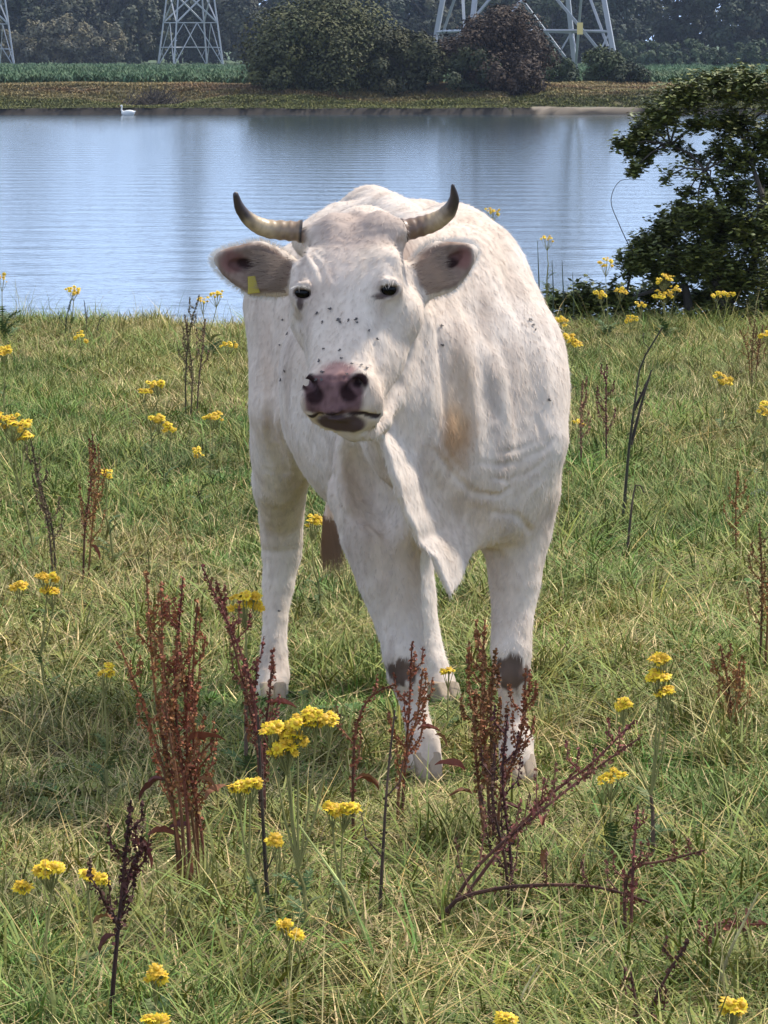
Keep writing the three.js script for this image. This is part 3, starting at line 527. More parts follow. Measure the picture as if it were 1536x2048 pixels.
{
  const zs = [], xs = []; let z = 2; while (z < 2600) { zs.push(z); z += z < 8 ? 0.4 : z < 30 ? 0.14 : z < 46 ? 0.5 : z < 270 ? 12 : z < 286 ? 3 : z < 312 ? 0.45 : z < 420 ? 4 : z < 900 ? 20 : 120; }
  for (let i = -110; i <= 110; i++) { const t = i / 110; xs.push(Math.sign(t) * (6 * Math.abs(t) + 40 * Math.abs(t) ** 3 + 900 * Math.abs(t) ** 9)); }
  const pos = [], idx = [], col = [], nx = xs.length;
  for (const zz of zs) for (const x of xs) {
    const xx = zz > 200 ? x * 2 : x; pos.push(xx, landHeight(xx, zz), -zz); let c;
    if (zz < 60) { const n = fbm(xx * 1.3, zz * 0.9, 7), q = fbm(xx * 5, zz * 4, 2); c = [mix(0.04, 0.065, 0.5 + n) + 0.015 * q, mix(0.042, 0.052, 0.5 + n) + 0.012 * q, 0.02 + 0.008 * q]; }
    else { const t = zz - farShore(xx), n = fbm(xx * 0.3, zz * 0.5, 2), q = vnoise(xx * 1.7, zz * 1.7, 8);
      c = t < 1.2 ? [0.035, 0.028, 0.022] : t < 6 ? [0.12 + 0.05 * q, 0.11 + 0.03 * q, 0.05 + 0.01 * q] : t < 14 ? [0.2 + 0.07 * n, 0.17 + 0.05 * n, 0.1 + 0.02 * n] : [0.08, 0.12, 0.06];
      const beach = xx > 9.5 && xx < 17 && t > 0.3 && t < 3.4 + q; if (beach) c = [0.21 + 0.05 * q, 0.17 + 0.04 * q, 0.13 + 0.03 * q];
    }
    col.push(...c);
  }
  for (let j = 0; j < zs.length - 1; j++) for (let i = 0; i < nx - 1; i++) { const a = j * nx + i; idx.push(a, a + 1, a + nx + 1, a, a + nx + 1, a + nx); }
  const g = new THREE.BufferGeometry(); g.setAttribute('position', new THREE.Float32BufferAttribute(pos, 3)); g.setAttribute('color', new THREE.Float32BufferAttribute(col, 3)); g.setIndex(idx); g.computeVertexNormals();
  setting('ground', g, new THREE.MeshStandardMaterial({ vertexColors: true, roughness: 1, side: THREE.DoubleSide }));
}
{ // pond
  const N = 1024, d = new Uint8Array(N * N * 4), R = rng(77), w = [];
  for (let i = 0; i < 64; i++) { const k = 3 + Math.floor(Math.pow(R(), 1.5) * 120), a = (R() - 0.5) * 1.7; w.push([Math.round(k * Math.sin(a)), Math.max(1, Math.round(k * Math.cos(a))), R() * 6.28, 1 / Math.pow(k, 0.9)]); }
  const h = new Float32Array(N * N); let lo = 9, hi = -9;
  for (let j = 0; j < N; j++) for (let i = 0; i < N; i++) { let s = 0; for (const [kx, ky, ph, am] of w) s += am * Math.sin(2 * Math.PI * (kx * i + ky * j) / N + ph); h[j * N + i] = s; lo = Math.min(lo, s); hi = Math.max(hi, s); }
  for (let i = 0; i < N * N; i++) { const v = Math.round((h[i] - lo) / (hi - lo) * 255); d[i * 4] = d[i * 4 + 1] = d[i * 4 + 2] = v; d[i * 4 + 3] = 255; }
  const tx = new THREE.DataTexture(d, N, N); tx.wrapS = tx.wrapT = THREE.RepeatWrapping; tx.magFilter = THREE.LinearFilter; tx.minFilter = THREE.LinearMipmapLinearFilter; tx.generateMipmaps = true; tx.needsUpdate = true;
  const g = new THREE.BufferGeometry(), x = 420; g.setAttribute('position', new THREE.Float32BufferAttribute([-x, WATER_Y, -34, x, WATER_Y, -34, x, WATER_Y, -300, -x, WATER_Y, -300], 3)); g.setAttribute('normal', new THREE.Float32BufferAttribute([0, 1, 0, 0, 1, 0, 0, 1, 0, 0, 1, 0], 3));
  const s = 11.3; g.setAttribute('uv', new THREE.Float32BufferAttribute([-x / s, 34 / s, x / s, 34 / s, x / s, 300 / s, -x / s, 300 / s], 2)); g.setIndex([0, 1, 2, 0, 2, 3]);
  const m = new THREE.MeshPhysicalMaterial({ color: new THREE.Color().setRGB(0.03, 0.05, 0.065), roughness: 0.105, ior: 1.33, bumpMap: tx, bumpScale: 0.016 });
  setting('pond_water', g, m);
}
// ---------------------------------------------------------------- far vegetation
// a crown made of many small leaf faces spread over clumps; returns one geometry
function crownGeo(seed, clumps, perClump, leaf, tone, squash = 1) {
  const R = rng(seed), s = new Soup(), up = V(0, 1, 0);
  for (const [cx, cy, cz, r] of clumps) {
    const tint = 0.75 + R() * 0.5, yel = R() * 0.25;
    for (let i = 0; i < perClump; i++) {
      const d = V(R() * 2 - 1, R() * 2 - 1, R() * 2 - 1); if (d.lengthSq() > 1 || d.lengthSq() < 0.05) { i--; continue; }
      const rad = Math.pow(d.length(), 0.45); d.normalize(); const p = V(cx, cy, cz).addScaledVector(d, r * rad * (0.8 + 0.35 * vnoise(d.x * 2 + cx * 3, d.y * 2 + cy, d.z * 2 + cz))); p.y = cy + (p.y - cy) * squash;
      const n = d.clone().multiplyScalar(0.7).add(V(R() - 0.5, R() - 0.1, R() - 0.5)).normalize(), u = n.clone().cross(V(R() - 0.5, R() - 0.5, R() - 0.5)).normalize(), w = n.clone().cross(u), L = leaf * (0.6 + R() * 0.8), k = tint * (0.8 + R() * 0.4);
      const c = [tone[0] * k * (1 + yel), tone[1] * k * (1 + 0.4 * yel), tone[2] * k * (1 - yel)];
      const q = (a, b) => [p.x + u.x * a * L + w.x * b * L, p.y + u.y * a * L + w.y * b * L, p.z + u.z * a * L + w.z * b * L];
      s.quad(q(-0.5, 0), q(0, -0.32), q(0.5, 0), q(0, 0.32), c);
    }
  }
  return s.geo();
}
function woodClumps(seed, w, h, n, low = 0.1) {                        // rounded clumps filling a tree outline
  const R = rng(seed), c = [];
  for (let i = 0; i < n; i++) { const t = low + (1 - low) * Math.pow(R(), 0.8), prof = Math.sin(Math.PI * clamp(0.12 + 0.8 * t)) , a = R() * 6.28, rr = Math.sqrt(R()) * w / 2 * prof; c.push([Math.cos(a) * rr, t * h * 0.9, Math.sin(a) * rr, w * (0.13 + R() * 0.1)]); }
  return c;
}
const leafMat = new THREE.MeshStandardMaterial({ vertexColors: true, roughness: 0.8, side: THREE.DoubleSide });
const barkMat = std(0.06, 0.05, 0.042, 0.95);
function trunkGeo(h, r, seed, limbs = 5) {
  const R = rng(seed), s = new Soup(), pts = []; for (let i = 0; i <= 6; i++) pts.push([(R() - 0.5) * r * 0.8, h * i / 6, (R() - 0.5) * r * 0.8]); s.tube(pts, (t) => r * (1.15 - 0.8 * t), 7);
  for (let i = 0; i < limbs; i++) { const a = R() * 6.28, y = h * (0.35 + R() * 0.5), L = h * (0.25 + R() * 0.3); s.tube([[0, y, 0], [Math.cos(a) * L * 0.5, y + L * 0.4, Math.sin(a) * L * 0.5], [Math.cos(a) * L, y + L * 0.9, Math.sin(a) * L]], [r * 0.45, r * 0.3, r * 0.1], 5); }
  return s.geo();
}
const groundAt = (x, zz) => landHeight(x, zz);
// the wood on the skyline: trees in three rows
{
  const kinds = [[11, 17, [0.027, 0.044, 0.025], 'dark green'], [9, 15, [0.036, 0.05, 0.027], 'mid green'], [13, 18, [0.02, 0.034, 0.024], 'deep green'], [10, 14, [0.05, 0.058, 0.037], 'grey-green']].map(([w, h, tone, word], i) => ({ w, h, word, crown: crownGeo(100 + i, woodClumps(40 + i, w, h, 34, 0.06), 170, 0.75, tone), trunk: trunkGeo(h * 0.8, 0.28, 60 + i) }));
  const R = rng(9);
  const rows = [[735, 26, 0.95, 'in the front rank of the far wood'], [775, 26, 1.12, 'in the middle of the far wood'], [830, 24, 1.3, 'at the back of the far wood']];
  rows.forEach(([zz, n, sc, where], ri) => {
    for (let i = 0; i < n; i++) {
      const half = 768 / F * zz * 1.3, x = mix(-half, half, (i + 0.5) / n) + (R() - 0.5) * 5, z2 = zz + (R() - 0.5) * 22, k = kinds[Math.floor(R() * 4)];
      if (ri === 0 && x > 38 ) continue;
      const t = thing('wood_tree', `${k.word} broadleaved tree ${where}`, 'tree', [x, groundAt(x, z2) - 0.3, -z2], `${k.word} trees ${where}`);
      part('trunk', k.trunk, barkMat, t); part('crown', k.crown, leafMat, t); const s = sc * (0.82 + R() * 0.3); t.scale.set(s * 0.95, s * (x > 30 && ri === 2 ? 0.82 : 1), s * 0.95); t.rotation.y = R() * 6.28;
    }
  });
  // paler shrubs along the edge of the wood
  const shrub = crownGeo(131, woodClumps(71, 7, 7.5, 26, 0.02), 170, 0.5, [0.12, 0.115, 0.08]), st = trunkGeo(4, 0.14, 72);
  [[70, 1.0], [130, 1.1], [175, 0.95], [215, 0.95], [20, 0.8]].forEach(([px, s]) => { const q = P(px, 128, 712), t = thing('edge_shrub', 'pale grey-green shrub at the edge of the wood beyond the crop field', 'shrub', [q.x, groundAt(q.x, 712) - 0.2, -712], 'pale shrubs at the wood edge'); part('trunk', st, barkMat, t); part('crown', shrub, leafMat, t); t.scale.setScalar(s); t.rotation.y = px; });
  // right: hedge bushes round the farther field
  const hb = crownGeo(140, woodClumps(77, 5, 4, 18, 0.02), 170, 0.42, [0.045, 0.075, 0.036]), ht = trunkGeo(2.2, 0.12, 73);
  const hedge = [[1240, 640, 1.1], [1275, 640, 1.0], [1310, 640, 1.05], [1345, 640, 1.0], [1380, 640, 1.15], [1480, 640, 1.0], [1515, 640, 1.1], [1550, 640, 1.0]];
  hedge.forEach(([px, zz, s]) => { const x = (px - 768) / F * zz, t = thing('hedge_bush', 'dark hedge bush in front of the far wood, beyond the right-hand field', 'bush', [x, groundAt(x, zz) - 0.2, -zz], 'hedge bushes beyond the field'); part('trunk', ht, barkMat, t); part('crown', hb, leafMat, t); t.scale.setScalar(s); t.rotation.y = px; });
  { const zz = 560, x = (1432 - 768) / F * zz, t = thing('round_bush', 'clipped-looking round dark bush standing alone in the far field', 'bush', [x, groundAt(x, zz) - 0.1, -zz]); part('trunk', ht, barkMat, t); part('crown', crownGeo(145, woodClumps(80, 3.2, 3.0, 16, 0.02), 200, 0.3, [0.035, 0.06, 0.034]), leafMat, t); }
}
// the two big bushes on the far bank, and the lower scrub by the pylon
function bankBush(name, label, px, w, h, zz, tone, seed, n = 46, per = 330, leaf = 0.3) {
  const x = (px - 768) / F * zz, t = thing(name, label, 'bush', [x, groundAt(x, zz) - 0.25, -zz]);
  part('trunk', trunkGeo(h * 0.6, 0.16, seed, 7), barkMat, t); part('crown', crownGeo(seed + 1, woodClumps(seed + 2, w, h, n, 0.03), per, leaf, tone), leafMat, t); return t;
}
bankBush('willow_bush', 'wide grey-green bush with a yellowish top on the far bank', 648, 10.4, 6.1, 303, [0.058, 0.066, 0.022], 201, 70, 420, 0.23);
bankBush('willow_bush', 'lower olive bush leaning against the wide grey-green bush', 805, 5.8, 4.6, 301, [0.046, 0.05, 0.02], 204, 40, 400, 0.22);
bankBush('low_bush', 'low rounded bush growing at the foot of the wide grey-green bush', 575, 5.2, 3.4, 301, [0.058, 0.066, 0.022], 207, 32, 380, 0.22);
bankBush('hawthorn_bush', 'dark bush with reddish leaves between the legs of the pylon', 995, 7.4, 5.2, 303, [0.042, 0.026, 0.018], 210, 58, 420, 0.22);
bankBush('low_bush', 'dark green bush on the lower left side of the reddish bush', 935, 4.6, 3.2, 301, [0.04, 0.052, 0.024], 213, 30, 380, 0.22);
bankBush('low_bush', 'low reddish bush in front of the larger reddish bush', 1020, 4.6, 2.8, 301, [0.042, 0.026, 0.018], 214, 28, 380, 0.22);
bankBush('scrub_bush', 'loose green scrub beside the pylon leg on the bank', 1205, 4.4, 2.6, 318, [0.045, 0.066, 0.03], 216, 24, 300, 0.22);
bankBush('scrub_bush', 'dark rounded scrub right of the pylon at the field edge', 1255, 3.0, 1.5, 314, [0.026, 0.04, 0.022], 219, 18, 280, 0.2);
bankBush('scrub_bush', 'low green scrub under the pylon', 1110, 3.4, 2.2, 322, [0.04, 0.058, 0.028], 222, 20, 280, 0.22);
// ---------------------------------------------------------------- crop field and bank grass (uncountable)
function instanced(name, geo, mat, list, label) {                      // list: [x, y, z, rotY, sx, sy, tilt, r, g, b]
  const m = new THREE.InstancedMesh(geo, mat, list.length), o = new THREE.Object3D(), c = new THREE.Color();
  list.forEach((q, i) => { o.position.set(q[0], q[1], q[2]); o.rotation.set(q[6], q[3], q[6] * 0.5); o.scale.set(q[4], q[5], q[4]); o.updateMatrix(); m.setMatrixAt(i, o.matrix); m.setColorAt(i, c.setRGB(q[7], q[8], q[9])); });
  m.name = numbered(name); m.castShadow = m.receiveShadow = true; m.userData = { kind: 'stuff', label }; scene.add(m); return m;
}
function tuftGeo(seed, blades, h, spread, w, bend, flat = 0) {         // unit colour; tinted per copy
  const R = rng(seed), s = new Soup();
  for (let i = 0; i < blades; i++) {
    const a = R() * 6.28, r = Math.sqrt(R()) * spread, x0 = Math.cos(a) * r, z0 = Math.sin(a) * r, L = h * (0.45 + R() * 0.75), b = R() * 6.28, lean = bend * (0.3 + R() * 1.2), ww = w * (0.6 + R() * 0.7), k = 0.72 + R() * 0.55, yel = R();
    const c = [k * (0.9 + 0.35 * yel), k, k * (1 - 0.35 * yel)], sx = Math.cos(b + 1.57) * ww / 2, sz = Math.sin(b + 1.57) * ww / 2, dx = Math.cos(b), dz = Math.sin(b); const pt = (t, q) => { const o = lean * L * t * t * (1 + flat * t), y = L * t * (1 - 0.35 * Math.min(1.6, lean) * t); return [x0 + dx * o + sx * q, Math.max(0, y), z0 + dz * o + sz * q]; };
    const S = 3; for (let j = 0; j < S; j++) { const t0 = j / S, t1 = (j + 1) / S, q0 = 1 - t0 * 0.55, q1 = j === S - 1 ? 0 : 1 - t1 * 0.55; j === S - 1 ? s.tri(pt(t0, q0), pt(t0, -q0), pt(1, 0), c) : s.quad(pt(t0, q0), pt(t0, -q0), pt(t1, -q1), pt(t1, q1), c); }
  }
  return s.geo();
}
const grassMat = new THREE.MeshPhysicalMaterial({ vertexColors: true, roughness: 0.7, specularIntensity: 0.55, side: THREE.DoubleSide });
{
  const R = rng(31), crop = [], bank = [], gA = tuftGeo(301, 16, 0.75, 0.3, 0.16, 0.9), gB = tuftGeo(302, 30, 0.2, 0.35, 0.045, 1.5);
  for (let i = 0; i < 26000; i++) { const zz = 308 + Math.pow(R(), 1.4) * 380, half = 768 / F * zz * 1.35, x = (R() * 2 - 1) * half, px = 768 + x / zz * F; if (px > 900 && (zz < 330 )) continue; const k = 0.8 + R() * 0.4, n = fbm(x * 0.05, zz * 0.05, 3); crop.push([x, groundAt(x, zz), -zz, R() * 6.28, 1, 0.8 + R() * 0.5, 0, 0.085 * k * (1 + 0.4 * n), 0.15 * k, 0.085 * k]); }
  instanced('crop_leaves', gA, grassMat, crop, 'leafy green crop in the field beyond the pond');
  for (let i = 0; i < 30000; i++) {
    const x = (R() * 2 - 1) * 40, t = 0.5 + Math.pow(R(), 0.9) * 21, zz = farShore(x) + t, n = fbm(x * 0.22, zz * 0.35, 6), q = fbm(x * 0.3 + 9, zz * 0.6, 2); if (x > 9.5 && x < 17 && t < 3.6) continue; if (Math.hypot((x + 15.3) / 2.4, (t - 6) / 2.2) < 1) continue;
    const dry = clamp(sstep(5, 10, t + 5 * n) + 0.25 * q), red = clamp(sstep(0.05, 0.3, q) * sstep(5, 8, t)); const c = [mix(0.12, 0.23, dry), mix(0.14, 0.2, dry) - 0.03 * red, mix(0.048, 0.11, dry)], k = 0.75 + R() * 0.5;
    bank.push([x, groundAt(x, zz) - 0.03, -zz, R() * 6.28, 0.8 + R() * 0.5, t < 1.3 ? 0.4 : 0.6 + R() * 0.7, 0, c[0] * k, c[1] * k, c[2] * k]);
  }
  instanced('bank_grass', gB, grassMat, bank, 'rough dry grass covering the far bank');
}
{ // dark dead brush pile in the hollow of the bank
  const R = rng(88), x = -15.3, zz = farShore(x) + 6, y = groundAt(x, zz), s = new Soup(); for (let i = 0; i < 260; i++) { const a = R() * 6.28, r = R(), p = [Math.cos(a) * r * 2.2, R() * 0.75 * (1 - r * 0.6), Math.sin(a) * r * 1.2], d = V(R() - 0.5, R() * 0.4, R() - 0.5).normalize().multiplyScalar(0.6 + R() * 0.9); s.tube([p, [p[0] + d.x, p[1] + d.y, p[2] + d.z]], [0.035, 0.012], 4); }
  const m = meshThing('brush_pile', s.geo(), std(0.075, 0.06, 0.048, 0.95), 'heap of dead dark brushwood in a hollow of the far bank', 'brush pile'); m.position.set(x, y, -zz);
}
// ---------------------------------------------------------------- pylons
const steel = std(0.36, 0.38, 0.42, 0.55, { metalness: 0.15 });
function pylon(name, label, px, zz, base, height, turn, th, baseY) {
  const x = (px - 768) / F * zz, g = thing(name, label, 'pylon', [x, baseY, -zz], 'lattice pylons beyond the pond'); g.rotation.y = turn;
  const half = (y) => { const t = y / height; return base / 2 * (t < 0.55 ? mix(1, 0.26, t / 0.55) : mix(0.26, 0.06, (t - 0.55) / 0.45)); };
  const corner = (k, y) => { const h = half(y), [a, b] = [[-1, 1], [1, 1], [1, -1], [-1, -1]][k]; return [a * h, y, b * h]; };
  const bar = (a, b, w) => { const s = new Soup(); s.tube([a, b], [w, w], 4); return s.geo(); };
  const legs = []; for (let k = 0; k < 4; k++) { const s = new Soup(); s.tube([corner(k, 0), corner(k, height * 0.55), corner(k, height)], [th, th * 0.8, th * 0.5], 4); part('leg', s.geo(), steel, g); }
  const lv = [0, 3.0 / height, 6.9 / height, 0.24, 0.34, 0.46, 0.53, 0.6, 0.67, 0.74, 0.81, 0.88, 0.94, 1].map((t) => t * height);
  const lerp3 = (a, b, t) => a.map((v, i) => mix(v, b[i], t));
  for (let f = 0; f < 4; f++) {
    const c = (y, s) => corner((f + s) % 4, y);
    // big K brace at the foot: from both feet up to the middle of the first panel
    const y0 = 0, y1 = lv[2], ym = lv[1], top = lerp3(c(y1, 0), c(y1, 1), 0.5);
    part('brace', bar(c(y0 + 0.15, 0), top, th * 0.55), steel, g); part('brace', bar(c(y0 + 0.15, 1), top, th * 0.55), steel, g);
    const l = lerp3(c(0.15, 0), top, ym / y1), r = lerp3(c(0.15, 1), top, ym / y1);
    part('strut', bar(c(ym, 0), l, th * 0.4), steel, g); part('strut', bar(c(ym, 1), r, th * 0.4), steel, g); part('strut', bar(l, r, th * 0.45), steel, g);
    part('strut', bar(c(ym, 0), lerp3(c(0.15, 0), top, ym / y1 * 0.5), th * 0.3), steel, g); part('strut', bar(c(ym, 1), lerp3(c(0.15, 1), top, ym / y1 * 0.5), th * 0.3), steel, g);
    part('strut', bar(c(y1, 0), c(y1, 1), th * 0.45), steel, g);
    for (let i = 2; i < lv.length - 1; i++) { const k = 1 - 0.5 * i / lv.length; part('brace', bar(c(lv[i], 0), c(lv[i + 1], 1), th * k), steel, g); part('brace', bar(c(lv[i], 1), c(lv[i + 1], 0), th * k), steel, g); }
  }
  for (const [t, w] of [[0.62, 8], [0.76, 10], [0.9, 7]]) for (const s of [-1, 1]) { const y = t * height, tip = [s * w, y + 0.6, 0], a = new Soup(); for (const z of [-1, 1]) { const h = half(y); a.tube([[s * h, y, z * h], tip], [th * 0.5, th * 0.4], 4); a.tube([[s * half(y + 2), y + 2, z * half(y + 2)], tip], [th * 0.4, th * 0.4], 4); } part('cross_arm', a.geo(), steel, g); }
  return g;
}
pylon('pylon', 'grey lattice pylon at the far edge of the crop field, whole foot in view', 383, 700, 8.15, 52, 0.36, 0.16, P(383, 134, 700).y);
pylon('pylon', 'lattice pylon at the edge of the crop field showing only one side', -33, 690, 8.3, 52, 0.36, 0.16, P(0, 138, 690).y);
const bigPylon = pylon('pylon', 'large lattice pylon standing astride the dark bushes on the far bank', 1043, 326, 11.2, 50, 0.23, 0.24, P(1043, 147, 326).y);
{ // yellow danger plate on the big pylon's leg
  const sh = new THREE.BoxGeometry(0.42, 0.85, 0.02); const q = part('warning_plate', sh, std(0.75, 0.6, 0.25, 0.6), bigPylon); const w = P(1160, 57, 320.6); q.position.copy(bigPylon.worldToLocal(w.clone())); bigPylon.updateMatrixWorld(true); q.position.copy(bigPylon.worldToLocal(w)); q.rotation.y = -0.23; q.userData.label = 'pale yellow warning plate';
}
{ // swan
  const q = P(256, 234, 289), f = (() => { const b = ellipsoid(V(0, 0.16, 0), axisX, axisY, axisZ, 0.44, 0.2, 0.22), t = cone(V(0.3, 0.22, 0), V(0.52, 0.3, 0), 0.12, 0.02), n = chain([[V(-0.32, 0.2, 0), 0.085], [V(-0.43, 0.38, 0), 0.05], [V(-0.4, 0.58, 0), 0.04], [V(-0.42, 0.66, 0), 0.05], [V(-0.5, 0.64, 0), 0.035]], 0.02), w = ellipsoid(V(0.08, 0.24, 0.1), axisX, axisY, axisZ, 0.34, 0.14, 0.14), w2 = ellipsoid(V(0.08, 0.24, -0.1), axisX, axisY, axisZ, 0.34, 0.14, 0.14); return (x, y, z) => smin(smin(smin(smin(b(x, y, z), t(x, y, z), 0.08), n(x, y, z), 0.06), w(x, y, z), 0.04), w2(x, y, z), 0.04); })();
  const t = thing('swan', 'small white swan swimming along the far shore', 'swan', [q.x, WATER_Y - 0.04, -289]); part('body', surfaceNets(f, V(-0.62, -0.1, -0.35), V(0.62, 0.8, 0.35), 0.02), std(0.82, 0.82, 0.8, 0.8), t);
  const b = new Soup(); b.tube([[-0.5, 0.645, 0], [-0.62, 0.61, 0]], [0.028, 0.01], 6); part('beak', b.geo(), std(0.5, 0.17, 0.04, 0.6), t); t.rotation.y = -0.15;
}
// ---------------------------------------------------------------- meadow grass (uncountable)
function patchGeo(seed, size, blades, dry, lush) {                      // a square of turf: many short blades, some straw, bare gaps
  const R = rng(seed), s = new Soup();
  const green = [0.1, 0.18, 0.03], rich = [0.062, 0.175, 0.028], olive = [0.2, 0.2, 0.058], straw = [0.55, 0.45, 0.22], tan = [0.4, 0.28, 0.135], mx = (a, b, t) => a.map((v, i) => mix(v, b[i], t));
  for (let i = 0; i < blades; i++) {
    const x0 = (R() - 0.5) * size, z0 = (R() - 0.5) * size, n = fbm(x0 * 9 + seed, z0 * 9, seed * 0.7, 3), gap = fbm(x0 * 14 + 7, z0 * 14, seed * 1.3, 2); if (gap < -0.12 && R() < 0.85) continue;
    const d = clamp(dry + 1.1 * n + (R() - 0.5) * 0.5), r = R(), isStraw = r < 0.05 + 0.26 * d, k = 0.45 + R() * 1.1;
    let c = isStraw ? mx(straw, tan, R()) : mx(mx(green, rich, clamp(lush + n)), olive, clamp(d * 1.15)); c = c.map((v) => v * k);
    const L = isStraw ? 0.05 + R() * 0.1 : (0.03 + R() * 0.065) * (0.8 + 2.0 * Math.max(0, n + 0.05)), w = isStraw ? 0.0026 + R() * 0.0016 : 0.0038 + R() * 0.0034, lean = isStraw ? 0.6 + R() * 2.0 : 0.25 + R() * 1.25, b = R() * 6.28, dx = Math.cos(b), dz = Math.sin(b), sx = -dz * w / 2, sz = dx * w / 2;
    const pt = (t, q) => { const o = lean * L * t * t * 0.8, y = L * t * (1 - 0.3 * Math.min(2.4, lean) * t); return [x0 + dx * o + sx * q, Math.max(0.002, y), z0 + dz * o + sz * q]; };
    s.quad(pt(0, 1), pt(0, -1), pt(0.5, -0.85), pt(0.5, 0.85), c); s.tri(pt(0.5, 0.85), pt(0.5, -0.85), pt(1, 0), c);
  }
  return s.geo();
}
{
  const R = rng(404), half = (zz) => 0.0864 * zz + 0.8, SZ = 0.5;
  const sets = [['meadow_grass', 'short green turf of the meadow', 0.12, 0.85], ['meadow_grass', 'short olive turf of the meadow', 0.42, 0.4], ['meadow_grass', 'mixed green and straw turf of the meadow', 0.62, 0.3], ['dry_grass', 'dry yellowish turf of the meadow', 0.88, 0.1], ['trodden_turf', 'thin trodden turf with soil showing through', 0.8, 0.2]];
  const hooves = [[544, 12.2], [888, 12.2], [849, 10.97], [1037, 10.94]].map(([px, z]) => [(px - 768) / F * z, z]);
  const vars = sets.map(([, , d, l], i) => [0, 1, 2].map((k) => [patchGeo(410 + i * 7 + k, SZ, i === 4 ? 850 : 2500, d, l), []]));
  for (let zz = 7.3; zz < 29.6; zz += 0.33) for (let x = -half(zz); x < half(zz); x += 0.33) {
    const xx = x + (R() - 0.5) * 0.2, z2 = zz + (R() - 0.5) * 0.2, n = fbm(xx * 0.9, z2 * 0.5, 11), q = fbm(xx * 0.35 + 4, z2 * 0.18, 17, 3), d = 0.42 + 1.6 * n + 0.9 * q - 0.10 * sstep(9.5, 8, z2) + (R() - 0.5) * 0.25, k = fbm(xx * 1.1 + 50, z2 * 0.6, 61, 3) > 0.2 ? 4 : d < 0.24 ? 0 : d < 0.5 ? 1 : d < 0.76 ? 2 : 3, near = Math.min(...hooves.map((h) => Math.hypot(xx - h[0], (z2 - h[1] + 0.22) * 0.8))), low = mix(0.62, 1, sstep(0.25, 0.5, near)), t = 0.9 + R() * 0.42 + 0.55 * fbm(xx * 1.7 + 20, z2 * 0.9, 29, 3), s = 0.9 + R() * 0.3;
    vars[k][Math.floor(R() * 3)][1].push([xx, landHeight(xx, z2) - 0.006, -z2, R() * 6.28, s, s * low * (0.8 + R() * 0.5), 0, t * (0.94 + R() * 0.12), t, t]);
  }
  vars.forEach((v, i) => v.forEach(([g, l]) => instanced(sets[i][0], g, grassMat, l, sets[i][1])));
  const kinds = { long: [tuftGeo(420, 24, 0.17, 0.06, 0.0055, 1.0, 0.3), tuftGeo(421, 30, 0.13, 0.08, 0.006, 1.2, 0.3), tuftGeo(422, 14, 0.2, 0.05, 0.006, 0.8, 0.2)], straw: [tuftGeo(430, 12, 0.16, 0.08, 0.0028, 1.8, 0.5), tuftGeo(431, 9, 0.2, 0.09, 0.0028, 1.6, 0.6)], stem: [tuftGeo(450, 4, 0.32, 0.04, 0.0024, 0.75, 0.2), tuftGeo(451, 3, 0.36, 0.05, 0.0026, 0.9, 0.2)] };
  const green = [0.1, 0.195, 0.034], olive = [0.21, 0.215, 0.062], straw = [0.58, 0.48, 0.25], tan = [0.4, 0.29, 0.14], mx = (a, b, t) => a.map((v, i) => mix(v, b[i], t)), lists = {}; for (const k in kinds) lists[k] = kinds[k].map(() => []);
  const put = (k, x, zz, sc, hy, c) => { for (const h of hooves) if (Math.hypot(x - h[0], (zz - h[1] + 0.2) * 0.8) < 0.3) return; const v = lists[k][Math.floor(R() * lists[k].length)], j = 0.75 + R() * 0.5; v.push([x, landHeight(x, zz) - 0.006, -zz, R() * 6.28, sc, sc * hy, (R() - 0.5) * 0.5, c[0] * j, c[1] * j, c[2] * j]); };
  for (let i = 0; i < 9500; i++) { const zz = 7.3 + 22.2 * R(), x = (R() * 2 - 1) * half(zz), n = fbm(x * 1.4, zz * 0.8, 31), r = R(); if (r < 0.62) { if (n > -0.16) put('long', x, zz, 0.7 + R() * 0.6, 0.7 + R() * 0.5, mx(green, olive, clamp(0.4 - n + R() * 0.4))); } else if (r < 0.86) put('straw', x, zz, 0.6 + R() * 0.6, 0.6 + R() * 0.5, mx(mx(olive, straw, R()), tan, R() * 0.5)); else put('stem', x, zz, 0.7 + R() * 0.5, 0.6 + R() * 0.5, mx(olive, straw, 0.2 + R() * 0.8)); }
  for (let i = 0; i < 900; i++) { const zz = 26.8 + R() * 2.6, x = (R() * 2 - 1) * half(zz); put(R() < 0.75 ? 'long' : 'stem', x, zz, 0.7 + R() * 0.6, 0.6 + R() * 0.5, mx(green, olive, R() * 1.2)); }
  // broad-leaved weeds low in the turf
  const wl = [0, 1].map((v) => { const Q = rng(460 + v), w = new Soup(); for (let i = 0; i < 9; i++) { const a = Q() * 6.28, L = 0.045 + Q() * 0.04, wd = 0.011 + Q() * 0.012, e = 0.3 + Q() * 0.6, pt = (t, q) => { const r = L * t, ww = wd * Math.sin(Math.PI * clamp(0.08 + 0.9 * t)) * q; return [Math.cos(a) * r - Math.sin(a) * ww, 0.012 + e * L * t * (1.2 - t) + Math.abs(q) * 0.004, Math.sin(a) * r + Math.cos(a) * ww]; }, k = 0.75 + Q() * 0.5, c = [k, k, k]; for (let j = 0; j < 4; j++) for (const [q0, q1] of [[-1, 0], [0, 1]]) w.quad(pt(j / 4, q0), pt((j + 1) / 4, q0), pt((j + 1) / 4, q1), pt(j / 4, q1), c); } return [w.geo(), []]; });
